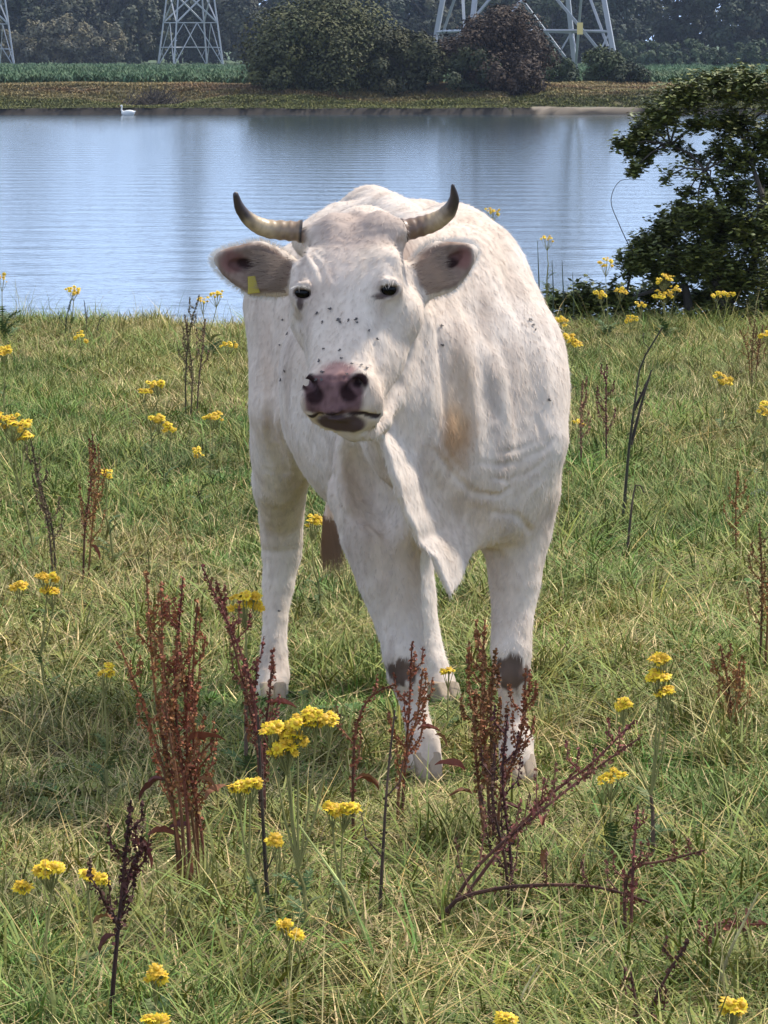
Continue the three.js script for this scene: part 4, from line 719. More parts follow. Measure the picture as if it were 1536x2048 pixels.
  for (let i = 0; i < 2600; i++) { const zz = 7.3 + 20 * R(), x = (R() * 2 - 1) * half(zz), n = fbm(x * 1.2 + 3, zz * 0.7, 41); if (n < -0.05) continue; const k = 0.7 + R() * 0.6, y = R(); wl[i % 2][1].push([x, landHeight(x, zz) + 0.01, -zz, R() * 6.28, 0.7 + R() * 0.8, 0.8 + R() * 0.8, 0, mix(0.075, 0.19, y * y) * k, mix(0.15, 0.17, y) * k, 0.035 * k]); }
  wl.forEach(([g, l]) => instanced('meadow_weeds', g, grassMat, l, 'low broad-leaved weeds in the turf'));
  const lab = { long: ['long_grass', 'longer green grass tufts in the meadow'], straw: ['straw', 'loose dry straw in the meadow'], stem: ['grass_stems', 'thin upright grass stems in the meadow'] };
  for (const k in kinds) kinds[k].forEach((g, i) => instanced(lab[k][0], g, grassMat, lists[k][i], lab[k][1]));
}
// ---------------------------------------------------------------- plants
const onGround = (px, zz) => { const x = (px - 768) / F * zz; return V(x, landHeight(x, zz), -zz); };
const depthFor = (py, h) => (CAM_H - h) * F / (py - 100);
const arr = (v) => [v.x, v.y, v.z];
const stemGreen = std(0.2, 0.19, 0.06, 0.8), stemBrown = std(0.1, 0.06, 0.04, 0.85), petalMat = std(0.78, 0.53, 0.012, 0.65), discMat = std(0.55, 0.3, 0.01, 0.8);
const leafGreen = [std(0.075, 0.125, 0.035, 0.75), std(0.12, 0.15, 0.045, 0.75), std(0.2, 0.19, 0.06, 0.8)];
// one ragwort flower head: a domed disc with a ring of rays (two tones)
function headGeo(seed) {
  const R = rng(seed), s = new Soup(), n = 12;
  for (let i = 0; i < n; i++) { const a = i / n * 6.283 + R() * 0.2, L = 0.0105 * (0.85 + R() * 0.3), w = 0.0022, d = (R() - 0.6) * 0.005; const c = Math.cos(a), t = Math.sin(a), q = (r, o, y) => [c * r - t * o, y, t * r + c * o]; const k = 0.85 + R() * 0.3, col = seed === 3 ? [0.66 * k, 0.4 * k, 0.012] : [0.8 * k, 0.56 * k, 0.012]; s.quad(q(0.0035, -w * 0.6, 0.001), q(L * 0.7, -w, 0.001 + d * 0.6), q(L * 0.7, w, 0.001 + d * 0.6), q(0.0035, w * 0.6, 0.001), col); s.tri(q(L * 0.7, -w, 0.001 + d * 0.6), q(L, 0, d), q(L * 0.7, w, 0.001 + d * 0.6), col); }
  const m = 8; for (let i = 0; i < m; i++) { const a = i / m * 6.283, b = (i + 1) / m * 6.283, r = 0.0048, p = (t, rr, y) => [Math.cos(t) * rr, y, Math.sin(t) * rr], col = [0.6, 0.34, 0.01]; s.quad(p(a, r, 0.0005), p(b, r, 0.0005), p(b, r * 0.7, 0.0035), p(a, r * 0.7, 0.0035), col); s.tri(p(a, r * 0.7, 0.0035), p(b, r * 0.7, 0.0035), [0, 0.0045, 0], col); s.quad(p(a, r, 0.0005), p(b, r, 0.0005), p(b, 0.002, -0.005), p(a, 0.002, -0.005), [0.12, 0.14, 0.04]); }
  return s.geo();
}
const headGeos = [1, 2, 3].map(headGeo), headMat = new THREE.MeshStandardMaterial({ vertexColors: true, roughness: 0.6, side: THREE.DoubleSide });
// ragged pinnate leaf, about 9 cm, along +x
function raggedLeaf(seed) {
  const R = rng(seed), s = new Soup(), n = 7; const mid = (t) => [0.09 * t, 0.022 * Math.sin(t * 2.6), 0];
  for (let i = 0; i < n; i++) { const t = (i + 0.5) / n, m = mid(t), a = mid(t - 0.06), b = mid(t + 0.06), w = 0.02 * Math.sin(Math.PI * (0.15 + 0.75 * t)) * (0.7 + R() * 0.6); for (const q of [-1, 1]) { s.tri(a, b, [m[0] + 0.012, m[1] + (R() - 0.5) * 0.008, q * w]); s.tri(a, [m[0] + 0.012, m[1] + (R() - 0.5) * 0.008, q * w], [m[0] - 0.002, m[1], q * w * 0.6]); } }
  s.tube([mid(0), mid(0.5), mid(1)], [0.0016, 0.0012, 0.0006], 4); return s.geo();
}
const rLeaves = [1, 2].map((i) => raggedLeaf(20 + i));
let plantSeed = 1000;
function ragwort(label, h, basePx, clusters, opt = {}) {
  const R = rng(plantSeed++), zz = opt.zz ?? depthFor(clusters[0][1], h), b = onGround(basePx, zz), g = thing('ragwort', label, 'ragwort', arr(b));
  const loc = (px, py, dz = 0) => P(px, py, zz + dz).sub(b);
  const cx = clusters.reduce((a, c) => a + c[0], 0) / clusters.length, low = Math.max(...clusters.map((c) => c[1] + c[3])), top = loc(cx, low), fork = V(top.x * 0.8, Math.max(0.06, top.y - 0.1 - 0.02 * clusters.length), 0.01);
  const s = new Soup(), bendx = (R() - 0.5) * 0.05; s.tube([[0, -0.03, 0], [fork.x * 0.25 + bendx, fork.y * 0.4, 0.01], [fork.x * 0.7 + bendx * 0.6, fork.y * 0.8, 0], arr(fork)], [0.0056, 0.005, 0.0042, 0.0036], 6); part('stem', s.geo(), opt.brown ? stemBrown : stemGreen, g);
  for (const [px, py, rx, ry, n0] of clusters) { const n = Math.round(n0 * 1.5);
    const sc = zz / F, c = loc(px, py + ry * 0.9), br = new Soup(), j = c.clone().add(V((R() - 0.5) * 0.02, -0.035, 0)); br.tube([arr(fork), [mix(fork.x, j.x, 0.55), mix(fork.y, j.y, 0.45), mix(fork.z, j.z, 0.5)], arr(j)], [0.0031, 0.0026, 0.002], 5);
    const heads = [];
    for (let i = 0; i < n; i++) {
      const a = i * 2.4 + R() * 0.6, rr = Math.sqrt((i + 0.5) / n), p = loc(px, py).add(V(Math.cos(a) * rr * rx * sc, (R() - 0.5) * ry * 1.1 * sc + (1 - rr * rr) * ry * 0.5 * sc, Math.sin(a) * rr * rx * sc * 0.8));
      heads.push(p); br.tube([arr(j), [mix(j.x, p.x, 0.6), mix(j.y, p.y, 0.5), mix(j.z, p.z, 0.6)], [p.x, p.y - 0.004, p.z]], [0.0013, 0.001, 0.0009], 4, undefined, false);
    }
    const brm = part('branch', br.geo(), stemGreen, g);
    for (const p of heads) { const m = part('flower_head', headGeos[Math.floor(R() * 3)], headMat, brm); m.position.copy(p); m.rotation.set(0.6 + (R() - 0.5) * 1.0, R() * 6.28, (R() - 0.5) * 0.9); m.scale.setScalar((opt.big ?? 1) * (0.62 + R() * 0.62)); }
  }
  const nl = opt.leaves ?? 6; for (let i = 0; i < nl; i++) { const t = 0.12 + 0.8 * (i + R() * 0.6) / nl, m = part('leaf', rLeaves[i % 2], leafGreen[Math.floor(R() * R() * 3)], g); m.position.set(fork.x * t + bendx * Math.sin(t * 3) * 0.6, fork.y * t, 0.005); m.rotation.set((R() - 0.5) * 0.6, R() * 6.28, 0.1 + R() * 0.6); m.scale.setScalar((opt.leafScale ?? 1) * (0.55 + R() * 0.6) * (1.1 - 0.5 * t)); }
  return g;
}
// docks: rusty stems thick with whorls of dry seeds
const rust = [new THREE.MeshStandardMaterial({ vertexColors: true, roughness: 0.85, side: THREE.DoubleSide })];
function seedsAlong(s, R, curve, t0, t1, count, spread, tone, size) {
  for (let i = 0; i < count; i++) {
    const t = t0 + (t1 - t0) * R(), wh = Math.round(t * 34) / 34 + (R() - 0.5) * 0.016, p = curve.getPointAt(clamp(wh)), taper = spread * (1.15 - 0.75 * (t - t0) / Math.max(0.01, t1 - t0)), a = R() * 6.28, rr = taper * Math.sqrt(R());
    const c = [p.x + Math.cos(a) * rr, p.y + (R() - 0.5) * 0.012 - rr * 0.3, p.z + Math.sin(a) * rr], L = size * (0.7 + R() * 0.6), u = V(R() - 0.5, R() - 0.5, R() - 0.5).normalize(), w = u.clone().cross(V(R() - 0.5, R() - 0.5, R() - 0.5)).normalize(), k = 0.55 + R() * 0.9, col = [tone[0] * k, tone[1] * k * (0.8 + R() * 0.5), tone[2] * k];
    const q = (x, y) => [c[0] + u.x * x * L + w.x * y * L, c[1] + u.y * x * L + w.y * y * L, c[2] + u.z * x * L + w.z * y * L]; s.quad(q(-0.6, 0), q(0, -0.45), q(0.6, 0), q(0, 0.45), col);
  }
}
function dockLeaf(seed, L, w) { const R = rng(seed), s = new Soup(), n = 8, pt = (t, q) => { const ww = w * Math.pow(Math.sin(Math.PI * clamp(0.06 + 0.92 * t)), 0.8) * (1 + 0.12 * Math.sin(t * 23 + seed)); return [L * t, L * (0.32 * t - 0.55 * t * t) + Math.abs(q) * ww * 0.5 + 0.006 * vnoise(t * 9, q, seed), q * ww / 2]; }; for (let i = 0; i < n; i++) for (const [q0, q1] of [[-1, 0], [0, 1]]) s.quad(pt(i / n, q0), pt((i + 1) / n, q0), pt((i + 1) / n, q1), pt(i / n, q1)); return s.geo(); }
const dLeaves = [dockLeaf(1, 0.1, 0.03), dockLeaf(2, 0.08, 0.026)], dLeafMat = [std(0.2, 0.055, 0.03, 0.8), std(0.26, 0.11, 0.05, 0.8), std(0.12, 0.035, 0.03, 0.8)];
function dock(label, zz, stems, opt = {}) {                             // stems: pixel polylines from the foot to the tip
  const R = rng(plantSeed++), tone = opt.tone ?? [0.27, 0.085, 0.038], f = stems[0][0], b = onGround(f[0], zz), g = thing(opt.name ?? 'dock', label, opt.cat ?? 'dock plant', arr(b)); if (opt.foot) b.y = 0;
  const K = (opt.k ?? 1);
  const tone0 = tone;
  stems.forEach((px, si) => {
    const kk = 0.7 + R() * 0.65, ww = 0.85 + R() * 0.5, tone = [tone0[0] * kk, tone0[1] * kk * ww, tone0[2] * kk];
    const dz = (R() - 0.5) * 0.1, pts = px.map(([x, y], i) => P(x, y, zz + dz * (i ? 1 : 0.4) + (R() - 0.5) * 0.02).sub(b)); if (!opt.branchOnly || si === 0) pts[0].y = Math.min(pts[0].y, 0) - 0.02;
    const curve = new THREE.CatmullRomCurve3(pts), n = 14, ps = []; for (let i = 0; i <= n; i++) ps.push(arr(curve.getPointAt(i / n)));
    const s = new Soup(); s.tube(ps, (t) => (0.0046 - 0.0028 * t) * (opt.thick ?? 1), 6, (t) => { const k = 0.8 + 0.4 * vnoise(t * 9, si); return [tone[0] * 0.75 * k, tone[1] * 0.8 * k, tone[2] * 0.8 * k]; });
    const st = part('stem', s.geo(), rust[0], g);
    const len = curve.getLength(), seeds = new Soup(), nb = Math.round((opt.branches ?? 6) * len / 0.6), from = opt.from ?? 0.38;
    for (let i = 0; i < nb; i++) { const t = from + (0.92 - from) * (i + R()) / nb, p = curve.getPointAt(t), a = R() * 6.28, L = (0.05 + 0.1 * (1 - t)) * K, tip = p.clone().add(V(Math.cos(a) * L * 0.45, L * 0.95, Math.sin(a) * L * 0.45)), bc = new THREE.CatmullRomCurve3([p, p.clone().lerp(tip, 0.5).add(V(Math.cos(a) * 0.012, -0.006, Math.sin(a) * 0.012)), tip]); seeds.tube([arr(p), arr(bc.getPointAt(0.5)), arr(tip)], [0.0018, 0.0014, 0.0008], 4, tone.map((v) => v * 0.7)); seedsAlong(seeds, R, bc, 0.12, 1, Math.round(42 * K * (opt.dens ?? 1)), 0.008, tone, 0.0075); }
    seedsAlong(seeds, R, curve, from, 1, Math.round(330 * len * (opt.dens ?? 1)), 0.011, tone, 0.008);
    if (seeds.p.length) { const m = part('seed_spike', seeds.geo(), rust[0], st); m.userData.kind = 'stuff'; }
  });
  (opt.leaves ?? []).forEach(([x, y, a, sc], i) => { const m = part('leaf', dLeaves[i % 2], dLeafMat[i % 3], g); m.position.copy(P(x, y, zz).sub(b)); m.rotation.set((R() - 0.5) * 1.8, a + (R() - 0.5), -0.2 + (R() - 0.5) * 1.2); m.scale.setScalar(sc * 0.75); });
  return g;
}
const dark = [0.085, 0.024, 0.018], rusty = [0.27, 0.1, 0.042], brown = [0.16, 0.085, 0.055];
dock('tall many-stemmed rust-red dock before the cow\'s hind leg', 9.25, [
  [[365, 1850], [345, 1600], [310, 1380], [292, 1140]], [[375, 1850], [360, 1600], [330, 1400], [322, 1165]], [[385, 1850], [372, 1600], [350, 1400], [366, 1155]], [[395, 1850], [375, 1620], [372, 1420], [352, 1230]], [[400, 1850], [392, 1600], [385, 1380], [395, 1200]],
  [[372, 1850], [350, 1640], [290, 1420], [238, 1290]], [[405, 1850], [385, 1640], [350, 1480], [318, 1260]], [[425, 1850], [402, 1660], [375, 1500], [380, 1300]]], { leaves: [[372, 1490, 0.1, 1.1], [395, 1560, 0.3, 0.9], [330, 1560, 2.9, 1.0], [300, 1670, 0.2, 1.1], [410, 1600, 0.6, 0.8], [380, 1655, 2.6, 0.8]], branches: 7, k: 1.0, dens: 0.75 });
dock('dark maroon seeding dock with a bare black stem, standing before the tall rust-red dock', 7.95, [[[214, 2110], [228, 1950], [240, 1820], [262, 1600]], [[238, 1850], [215, 1815], [196, 1775]], [[240, 1830], [262, 1740], [290, 1690]]], { tone: dark, from: 0.45, branches: 7, thick: 1.2, branchOnly: 1, leaves: [[262, 1680, 0.3, 0.9], [225, 1840, 2.7, 0.8], [232, 1870, 3.3, 0.7]] });
dock('forked rusty dock reaching up beside the cow\'s hind hoof', 10.1, [[[520, 1700], [515, 1500], [470, 1300], [432, 1160]], [[525, 1700], [522, 1500], [490, 1330], [405, 1135]], [[530, 1700], [530, 1480], [540, 1380], [545, 1300]], [[528, 1700], [520, 1500], [508, 1420], [515, 1330]]], { branches: 5, tone: [0.2, 0.065, 0.04], leaves: [[540, 1410, 0.2, 0.8], [520, 1450, 2.8, 0.8]] });
dock('red dock spike in front of the cow\'s pale fore hoof', 10.15, [[[800, 1690], [808, 1560], [818, 1420], [824, 1285]], [[795, 1690], [800, 1560], [835, 1430], [845, 1340]]], { branches: 8, leaves: [[835, 1460, 0.1, 0.7], [870, 1470, 0.2, 0.7]] });
dock('thin arching dock with one big red leaf near its foot', 9.9, [[[708, 1690], [706, 1560], [716, 1440], [745, 1390], [790, 1368]]], { branches: 4, dens: 0.7, leaves: [[712, 1560, 0.4, 0.9], [716, 1555, -0.5, 0.8]] });
dock('thick red dock hiding the lower leg with the dark knee', 9.75, [[[985, 1740], [975, 1560], [965, 1400], [970, 1240]], [[990, 1740], [985, 1560], [982, 1420], [992, 1300]], [[1000, 1740], [1000, 1600], [1040, 1480], [1052, 1340]], [[980, 1740], [960, 1600], [950, 1480], [952, 1380]]], { branches: 11, dens: 1.25, leaves: [[930, 1540, 2.8, 0.9], [945, 1590, 3.2, 0.9], [1000, 1620, 0.5, 0.8]] });
dock('dark red dock with sparse crooked branches in front of the thick red dock', 9.1, [[[1030, 1900], [1020, 1700], [1005, 1560], [1015, 1430]], [[1025, 1900], [1010, 1720], [985, 1600], [990, 1490]]], { tone: [0.1, 0.028, 0.026], branches: 6, dens: 0.8 });
dock('long dock stem leaning far over towards the yellow ragwort', 8.95, [[[850, 1870], [950, 1740], [1060, 1640], [1160, 1560], [1280, 1475]], [[860, 1872], [980, 1725], [1100, 1590], [1180, 1530], [1270, 1440]]], { branches: 6, from: 0.35, dens: 0.8, tone: [0.2, 0.075, 0.05], leaves: [[1085, 1650, 1.2, 1.0], [1090, 1700, 1.4, 0.8]] });
dock('dock stem bowed right down to the ground in a long arch', 8.8, [[[845, 1885], [900, 1810], [980, 1780], [1090, 1770], [1200, 1775], [1300, 1805]]], { branches: 5, dens: 0.5, from: 0.3, tone: [0.13, 0.04, 0.032], thick: 1.2 });
dock('short maroon dock spikes among the grass beside the bright ragwort flower', 7.95, [[[1290, 2110], [1300, 2030], [1335, 1950], [1378, 1880]], [[1285, 2110], [1275, 2030], [1262, 1945]]], { tone: dark, from: 0.15, branches: 5, k: 0.6 });
dock('fallen rust-red dock spike lying along the grass tops', 8.75, [[[1255, 1790], [1262, 1740], [1330, 1722], [1410, 1700]], [[1260, 1790], [1268, 1700], [1276, 1610]]], { branches: 6, dens: 0.8, k: 0.6, tone: [0.2, 0.06, 0.045] });
dock('crumpled red dock head lying flat in the grass', 8.45, [[[1380, 1905], [1430, 1860], [1480, 1850], [1536, 1848]], [[1400, 1905], [1440, 1845], [1500, 1862]]], { branches: 7, dens: 0.9, k: 0.5, from: 0.1, tone: [0.22, 0.06, 0.05] });
dock('small brownish dock clump alone in the open grass', 11.4, [[[1470, 1430], [1455, 1360], [1440, 1290]], [[1474, 1430], [1475, 1350], [1485, 1310]], [[1466, 1430], [1450, 1375], [1428, 1330]]], { branches: 10, k: 0.7, tone: rusty });
dock('slim rust-brown dock spike standing left beside another, nearer the pale ragwort', 14.8, [[[165, 1160], [170, 1060], [182, 960], [185, 868]], [[172, 1160], [186, 1040], [198, 950], [196, 890]]], { branches: 9, tone: rusty, leaves: [[178, 1090, 0.4, 0.8]] });
dock('bent dark dock stem under the large ragwort cluster', 14.9, [[[112, 1150], [105, 1060], [78, 960], [62, 880]], [[110, 1150], [96, 1050], [70, 940]]], { branches: 5, tone: brown });
dock('tall thin brown dock stems close to the cow\'s flank by the water', 21.5, [[[372, 830], [372, 740], [380, 660], [398, 592]], [[380, 830], [384, 740], [374, 670], [370, 630]], [[392, 830], [398, 760], [405, 700], [410, 640]]], { branches: 6, tone: brown });
dock('faint red-brown dock spike on the far grass, shorter of a pair', 18.6, [[[1164, 880], [1162, 820], [1166, 760]]], { branches: 8, tone: [0.2, 0.07, 0.055] });
dock('faint red-brown dock spike on the far grass, taller of a pair', 19.0, [[[1214, 860], [1212, 800], [1214, 730]]], { branches: 8, tone: [0.2, 0.07, 0.055] });
dock('small reddish dock stalk by the white feather', 15.6, [[[1474, 1060], [1472, 1000], [1476, 950]]], { branches: 8, tone: rusty });
dock('reddish dock growing at the edge of the view below the white feather', 12.6, [[[1520, 1260], [1524, 1150], [1518, 1050]], [[1530, 1260], [1540, 1150], [1545, 1070]]], { branches: 8, tone: rusty });
dock('rust-orange dock beside the yellow ragwort under the dark bush', 23.5, [[[1505, 780], [1504, 710], [1510, 640]], [[1508, 780], [1516, 710], [1526, 650]], [[1503, 780], [1495, 700], [1480, 660]]], { branches: 7, tone: [0.26, 0.11, 0.05] });
dock('dead bare dark stalk with crooked side twigs standing alone', 16.6, [[[1243, 1010], [1258, 900], [1272, 790], [1282, 730], [1325, 655]], [[1262, 890], [1285, 800], [1303, 740]], [[1268, 820], [1290, 775], [1296, 760]]], { name: 'dead_stalk', cat: 'dead stalk', tone: [0.07, 0.045, 0.035], branches: 1, dens: 0.12, thick: 1.5, branchOnly: 1 });
dock('dead stick leaning over beside the crooked dead stalk', 15.4, [[[1250, 1010], [1275, 965], [1288, 985]]], { name: 'dead_stalk', cat: 'dead stalk', tone: [0.1, 0.06, 0.045], branches: 0, dens: 0, thick: 1.3 });
dock('dark leafy stalk under the yellow flower at the water\'s edge', 27.2, [[[130, 665], [134, 630], [146, 590]]], { name: 'dead_stalk', cat: 'dead stalk', tone: [0.06, 0.06, 0.04], branches: 4, dens: 0.6 });
dock('thin bare dry stalk with a forked tip at the water\'s edge', 27.4, [[[172, 660], [172, 630], [168, 600]], [[190, 660], [200, 640], [214, 628]]], { name: 'dead_stalk', cat: 'dead stalk', tone: [0.09, 0.07, 0.055], branches: 2, dens: 0.25 });
dock('thin dark reddish stalk standing up out of the grass below the ragwort', 9.0, [[[755, 1905], [765, 1720], [775, 1560], [790, 1420]]], { name: 'dead_stalk', cat: 'dead stalk', tone: [0.1, 0.05, 0.04], branches: 2, dens: 0.15 });
dock('brown stalk running up through the big ragwort', 8.9, [[[548, 1930], [532, 1750], [522, 1560], [516, 1430]]], { name: 'dead_stalk', cat: 'dead stalk', tone: [0.09, 0.05, 0.035], branches: 2, dens: 0.2, thick: 1.2 });

dock('long pale straw stalk lying slantwise below the biggest ragwort', 8.6, [[[765, 1915], [700, 1800], [640, 1710], [598, 1650]]], { name: 'straw_stalk', cat: 'dry stalk', tone: [0.85, 0.66, 0.3], branches: 0, dens: 0, thick: 1.0 });
dock('yellowish upright grass stalk beside the arched dock', 8.7, [[[882, 1910], [888, 1830], [876, 1760], [870, 1715]], [[900, 1910], [885, 1800], [905, 1735]]], { name: 'straw_stalk', cat: 'dry stalk', tone: [0.6, 0.52, 0.13], branches: 0, dens: 0, thick: 0.9 });
dock('pale knotted straw stalk standing before the crumpled red dock', 8.2, [[[1425, 2010], [1450, 1930], [1490, 1840], [1518, 1785]]], { name: 'straw_stalk', cat: 'dry stalk', tone: [0.85, 0.66, 0.33], branches: 0, dens: 0, thick: 1.0 });
dock('short bright straw stalk leaning in the grass beside the maroon dock spikes', 8.0, [[[1020, 2060], [1045, 1990], [1080, 1930]]], { name: 'straw_stalk', cat: 'dry stalk', tone: [0.85, 0.68, 0.33], branches: 0, dens: 0, thick: 0.9 });

const rw = ragwort;
rw('ragwort with the biggest, brightest flower clusters, in front of the hind hoof', 0.44, 590, [[568, 1500, 30, 18, 15], [545, 1462, 26, 16, 11], [602, 1446, 28, 16, 13], [628, 1432, 18, 14, 8], [655, 1442, 18, 18, 8], [584, 1476, 24, 14, 10]], { big: 1.15, leaves: 9 });
rw('ragwort with one tight round cluster left of the biggest ragwort', 0.36, 520, [[478, 1578, 18, 14, 9], [505, 1570, 16, 12, 7]], { big: 1.15 });
rw('ragwort with two small flower tufts side by side near the arching dock', 0.3, 690, [[660, 1617, 15, 11, 6], [694, 1620, 18, 14, 9]], { big: 1.15 });
rw('ragwort with a single small yellow flower tuft low in the grass', 0.24, 550, [[548, 1684, 12, 9, 4]], { big: 1.2 });
rw('low ragwort with a ragged pair of flowers below the small single tuft', 0.2, 590, [[568, 1852, 14, 10, 5], [592, 1872, 12, 10, 4]], { big: 1.25 });
rw('leafy ragwort with a flat yellow top beside the dark maroon dock', 0.3, 105, [[95, 1738, 28, 14, 14], [45, 1775, 12, 12, 4]], { big: 1.2, leaves: 10, leafScale: 1.3 });
rw('ragwort with two tiny yellow heads touching the dark maroon dock', 0.26, 200, [[178, 1752, 10, 8, 3], [203, 1762, 14, 12, 6]], { big: 1.2 });
rw('low ragwort with a drooping bunch of three flowers in the foreground grass', 0.16, 312, [[310, 1955, 17, 18, 8]], { big: 1.3 });
rw('ragwort just pushing up at the near edge of the grass below the drooping bunch', 0.12, 312, [[312, 2042, 22, 10, 7]], { big: 1.3 });
rw('ragwort with a few yellow rays at the near grass edge under the pale straw', 0.12, 1010, [[1010, 2038, 14, 10, 5]], { big: 1.3 });
rw('single bright ragwort flower tuft standing clear in the foreground grass', 0.18, 1466, [[1465, 2018, 20, 18, 9]], { big: 1.3 });
rw('ragwort with a drooping golden cluster beside the forked rusty dock', 0.5, 500, [[492, 1208, 34, 24, 16]], { brown: 1, big: 1.15, zz: 10.6 });
rw('pair of flat ragwort heads on low stems beside a small third one', 0.35, 92, [[92, 1157, 20, 10, 9], [100, 1185, 16, 9, 7], [36, 1172, 16, 8, 6]], { big: 1.15 });
rw('faded ragwort with thin yellow tuft beside the tall rust-red dock', 0.35, 215, [[214, 1345, 16, 24, 8]], { big: 1.0, leaves: 9 });
rw('large ragwort with a broad heap of flowers above the bent dark dock', 0.5, 70, [[30, 850, 34, 20, 16], [10, 835, 20, 12, 6], [50, 876, 18, 12, 8]], { big: 1.35 });
rw('far ragwort with a stepped yellow cluster, higher of two near each other', 0.34, 300, [[290, 783, 14, 8, 6], [312, 770, 16, 9, 8]], { big: 1.4 });
rw('far ragwort with a sloping yellow cluster, lower of two near each other', 0.32, 325, [[315, 842, 14, 12, 8], [338, 856, 14, 10, 6]], { big: 1.4 });
rw('far ragwort with one flat tuft close to the cow\'s belly side', 0.3, 425, [[425, 834, 20, 10, 9]], { big: 1.3 });
rw('small ragwort flower against the slim rust-brown dock', 0.35, 212, [[210, 950, 16, 12, 7]], { big: 1.25 });
rw('withered ragwort showing a few dull petals in dry grass', 0.25, 396, [[396, 906, 12, 14, 5]], { big: 1.1, brown: 1 });
rw('ragwort cut off at the edge of the view, above the large heap of flowers', 0.4, 12, [[8, 703, 14, 12, 8]], { big: 1.5 });
rw('dim ragwort growing at the brow under the dark leafy stalk', 0.2, 160, [[160, 676, 14, 14, 6]], { big: 1.3 });
rw('ragwort flower rising above the water\'s edge on a dark stalk', 0.32, 140, [[146, 582, 16, 10, 8]], { big: 1.5, zz: 27.1 });
rw('tall pale ragwort against the water beside the brown dock stems', 0.4, 412, [[432, 592, 18, 12, 8], [405, 605, 12, 14, 5]], { big: 1.3, zz: 25.5, leaves: 12, leafScale: 1.6 });
rw('dull ragwort at the brow close behind the cow\'s flank', 0.22, 455, [[458, 690, 18, 8, 7]], { big: 1.3 });
rw('bushy golden ragwort against the cow\'s shoulder', 0.45, 1128, [[1118, 650, 16, 16, 10], [1130, 680, 26, 16, 14], [1150, 690, 14, 10, 6]], { big: 1.5 });
rw('pale ragwort with twin tufts in the middle of the far grass', 0.3, 1446, [[1438, 750, 10, 7, 4], [1450, 766, 14, 12, 7]], { big: 1.4 });
rw('tiny ragwort flower in the grass near the faint dock spikes', 0.22, 1152, [[1155, 846, 12, 7, 4]], { big: 1.2 });
rw('ragwort half out of view on the open grass, orange-yellow', 0.35, 1534, [[1530, 822, 14, 18, 8]], { big: 1.4 });
rw('ragwort half out of view beside the rust-orange dock', 0.35, 1536, [[1534, 670, 14, 9, 7]], { big: 1.5 });
rw('tall ragwort with a broken column of flowers by the leaning dock', 0.5, 1300, [[1322, 1322, 18, 12, 8], [1316, 1356, 22, 14, 11], [1332, 1384, 16, 12, 7], [1246, 1410, 12, 14, 6]], { big: 1.2, brown: 1 });
rw('leafy ragwort gone over, dull yellow, beside the leaning dock', 0.25, 1232, [[1222, 1556, 28, 18, 10]], { big: 0.9, leaves: 14, leafScale: 1.3 });
rw('small ragwort flower showing between the cow\'s legs', 0.2, 898, [[895, 1345, 12, 8, 4]], { big: 1.1 });
rw('ragwort growing behind the cow beside the tail tuft', 0.35, 628, [[628, 1045, 16, 18, 9]], { big: 1.1 });
rw('tall pale ragwort standing behind the cow\'s back against the water', 0.75, 1000, [[985, 425, 16, 12, 8], [1008, 470, 12, 12, 5]], { big: 1.2, zz: 28.6, leaves: 14, leafScale: 1.6 });
rw('tall pale ragwort gone to seed against the water beside dark reeds', 0.6, 1098, [[1096, 480, 16, 12, 7]], { big: 1.1, zz: 28.6, leaves: 10, leafScale: 1.3 });
rw('ragwort with yellow tips in front of the bush, beside the reeds', 0.5, 1215, [[1212, 530, 16, 14, 8], [1200, 590, 14, 10, 6], [1240, 585, 16, 8, 6]], { big: 1.5, zz: 27.6, leaves: 12, leafScale: 1.6 });
rw('ragwort with the tallest yellow spray under the dark bush', 0.45, 1330, [[1330, 560, 18, 14, 10], [1325, 590, 20, 12, 9], [1350, 580, 12, 10, 5]], { big: 1.5, zz: 27.2, leaves: 14, leafScale: 1.6 });
rw('ragwort with two flat pale heads before the bush\'s trunk', 0.4, 1448, [[1432, 590, 14, 7, 6], [1456, 588, 14, 7, 6]], { big: 1.4, zz: 27.2 });
rw('low ragwort with scattered small heads at the foot of the bush', 0.35, 1268, [[1262, 640, 14, 10, 6], [1280, 610, 12, 8, 5]], { big: 1.3, zz: 26.8 });
rw('pale leafy ragwort at the water\'s edge, cut off by the view\'s edge', 0.5, 4, [[4, 560, 12, 14, 5]], { big: 1.1, zz: 26.5, leaves: 16, leafScale: 1.8 });
{ // upright reeds at the water's edge
  const R = rng(66); [[1075, 480], [1104, 520], [1124, 520], [1060, 540], [1145, 545], [1040, 500]].forEach(([px, py], i) => { const b = onGround(px, 28.9), s = new Soup(), t = P(px, py, 28.9).sub(b); s.tube([[0, -0.05, 0], [t.x * 0.4 + 0.01, t.y * 0.5, 0], arr(t)], [0.006, 0.005, 0.0015], 5); const m = meshThing('reed', s.geo(), std(0.06, 0.075, 0.04, 0.8), i === 0 ? 'tallest dark upright reed at the water\'s edge behind the cow' : 'dark upright reed at the water\'s edge behind the cow', 'reed', i ? 'reeds behind the cow' : undefined); m.position.copy(b); });
}
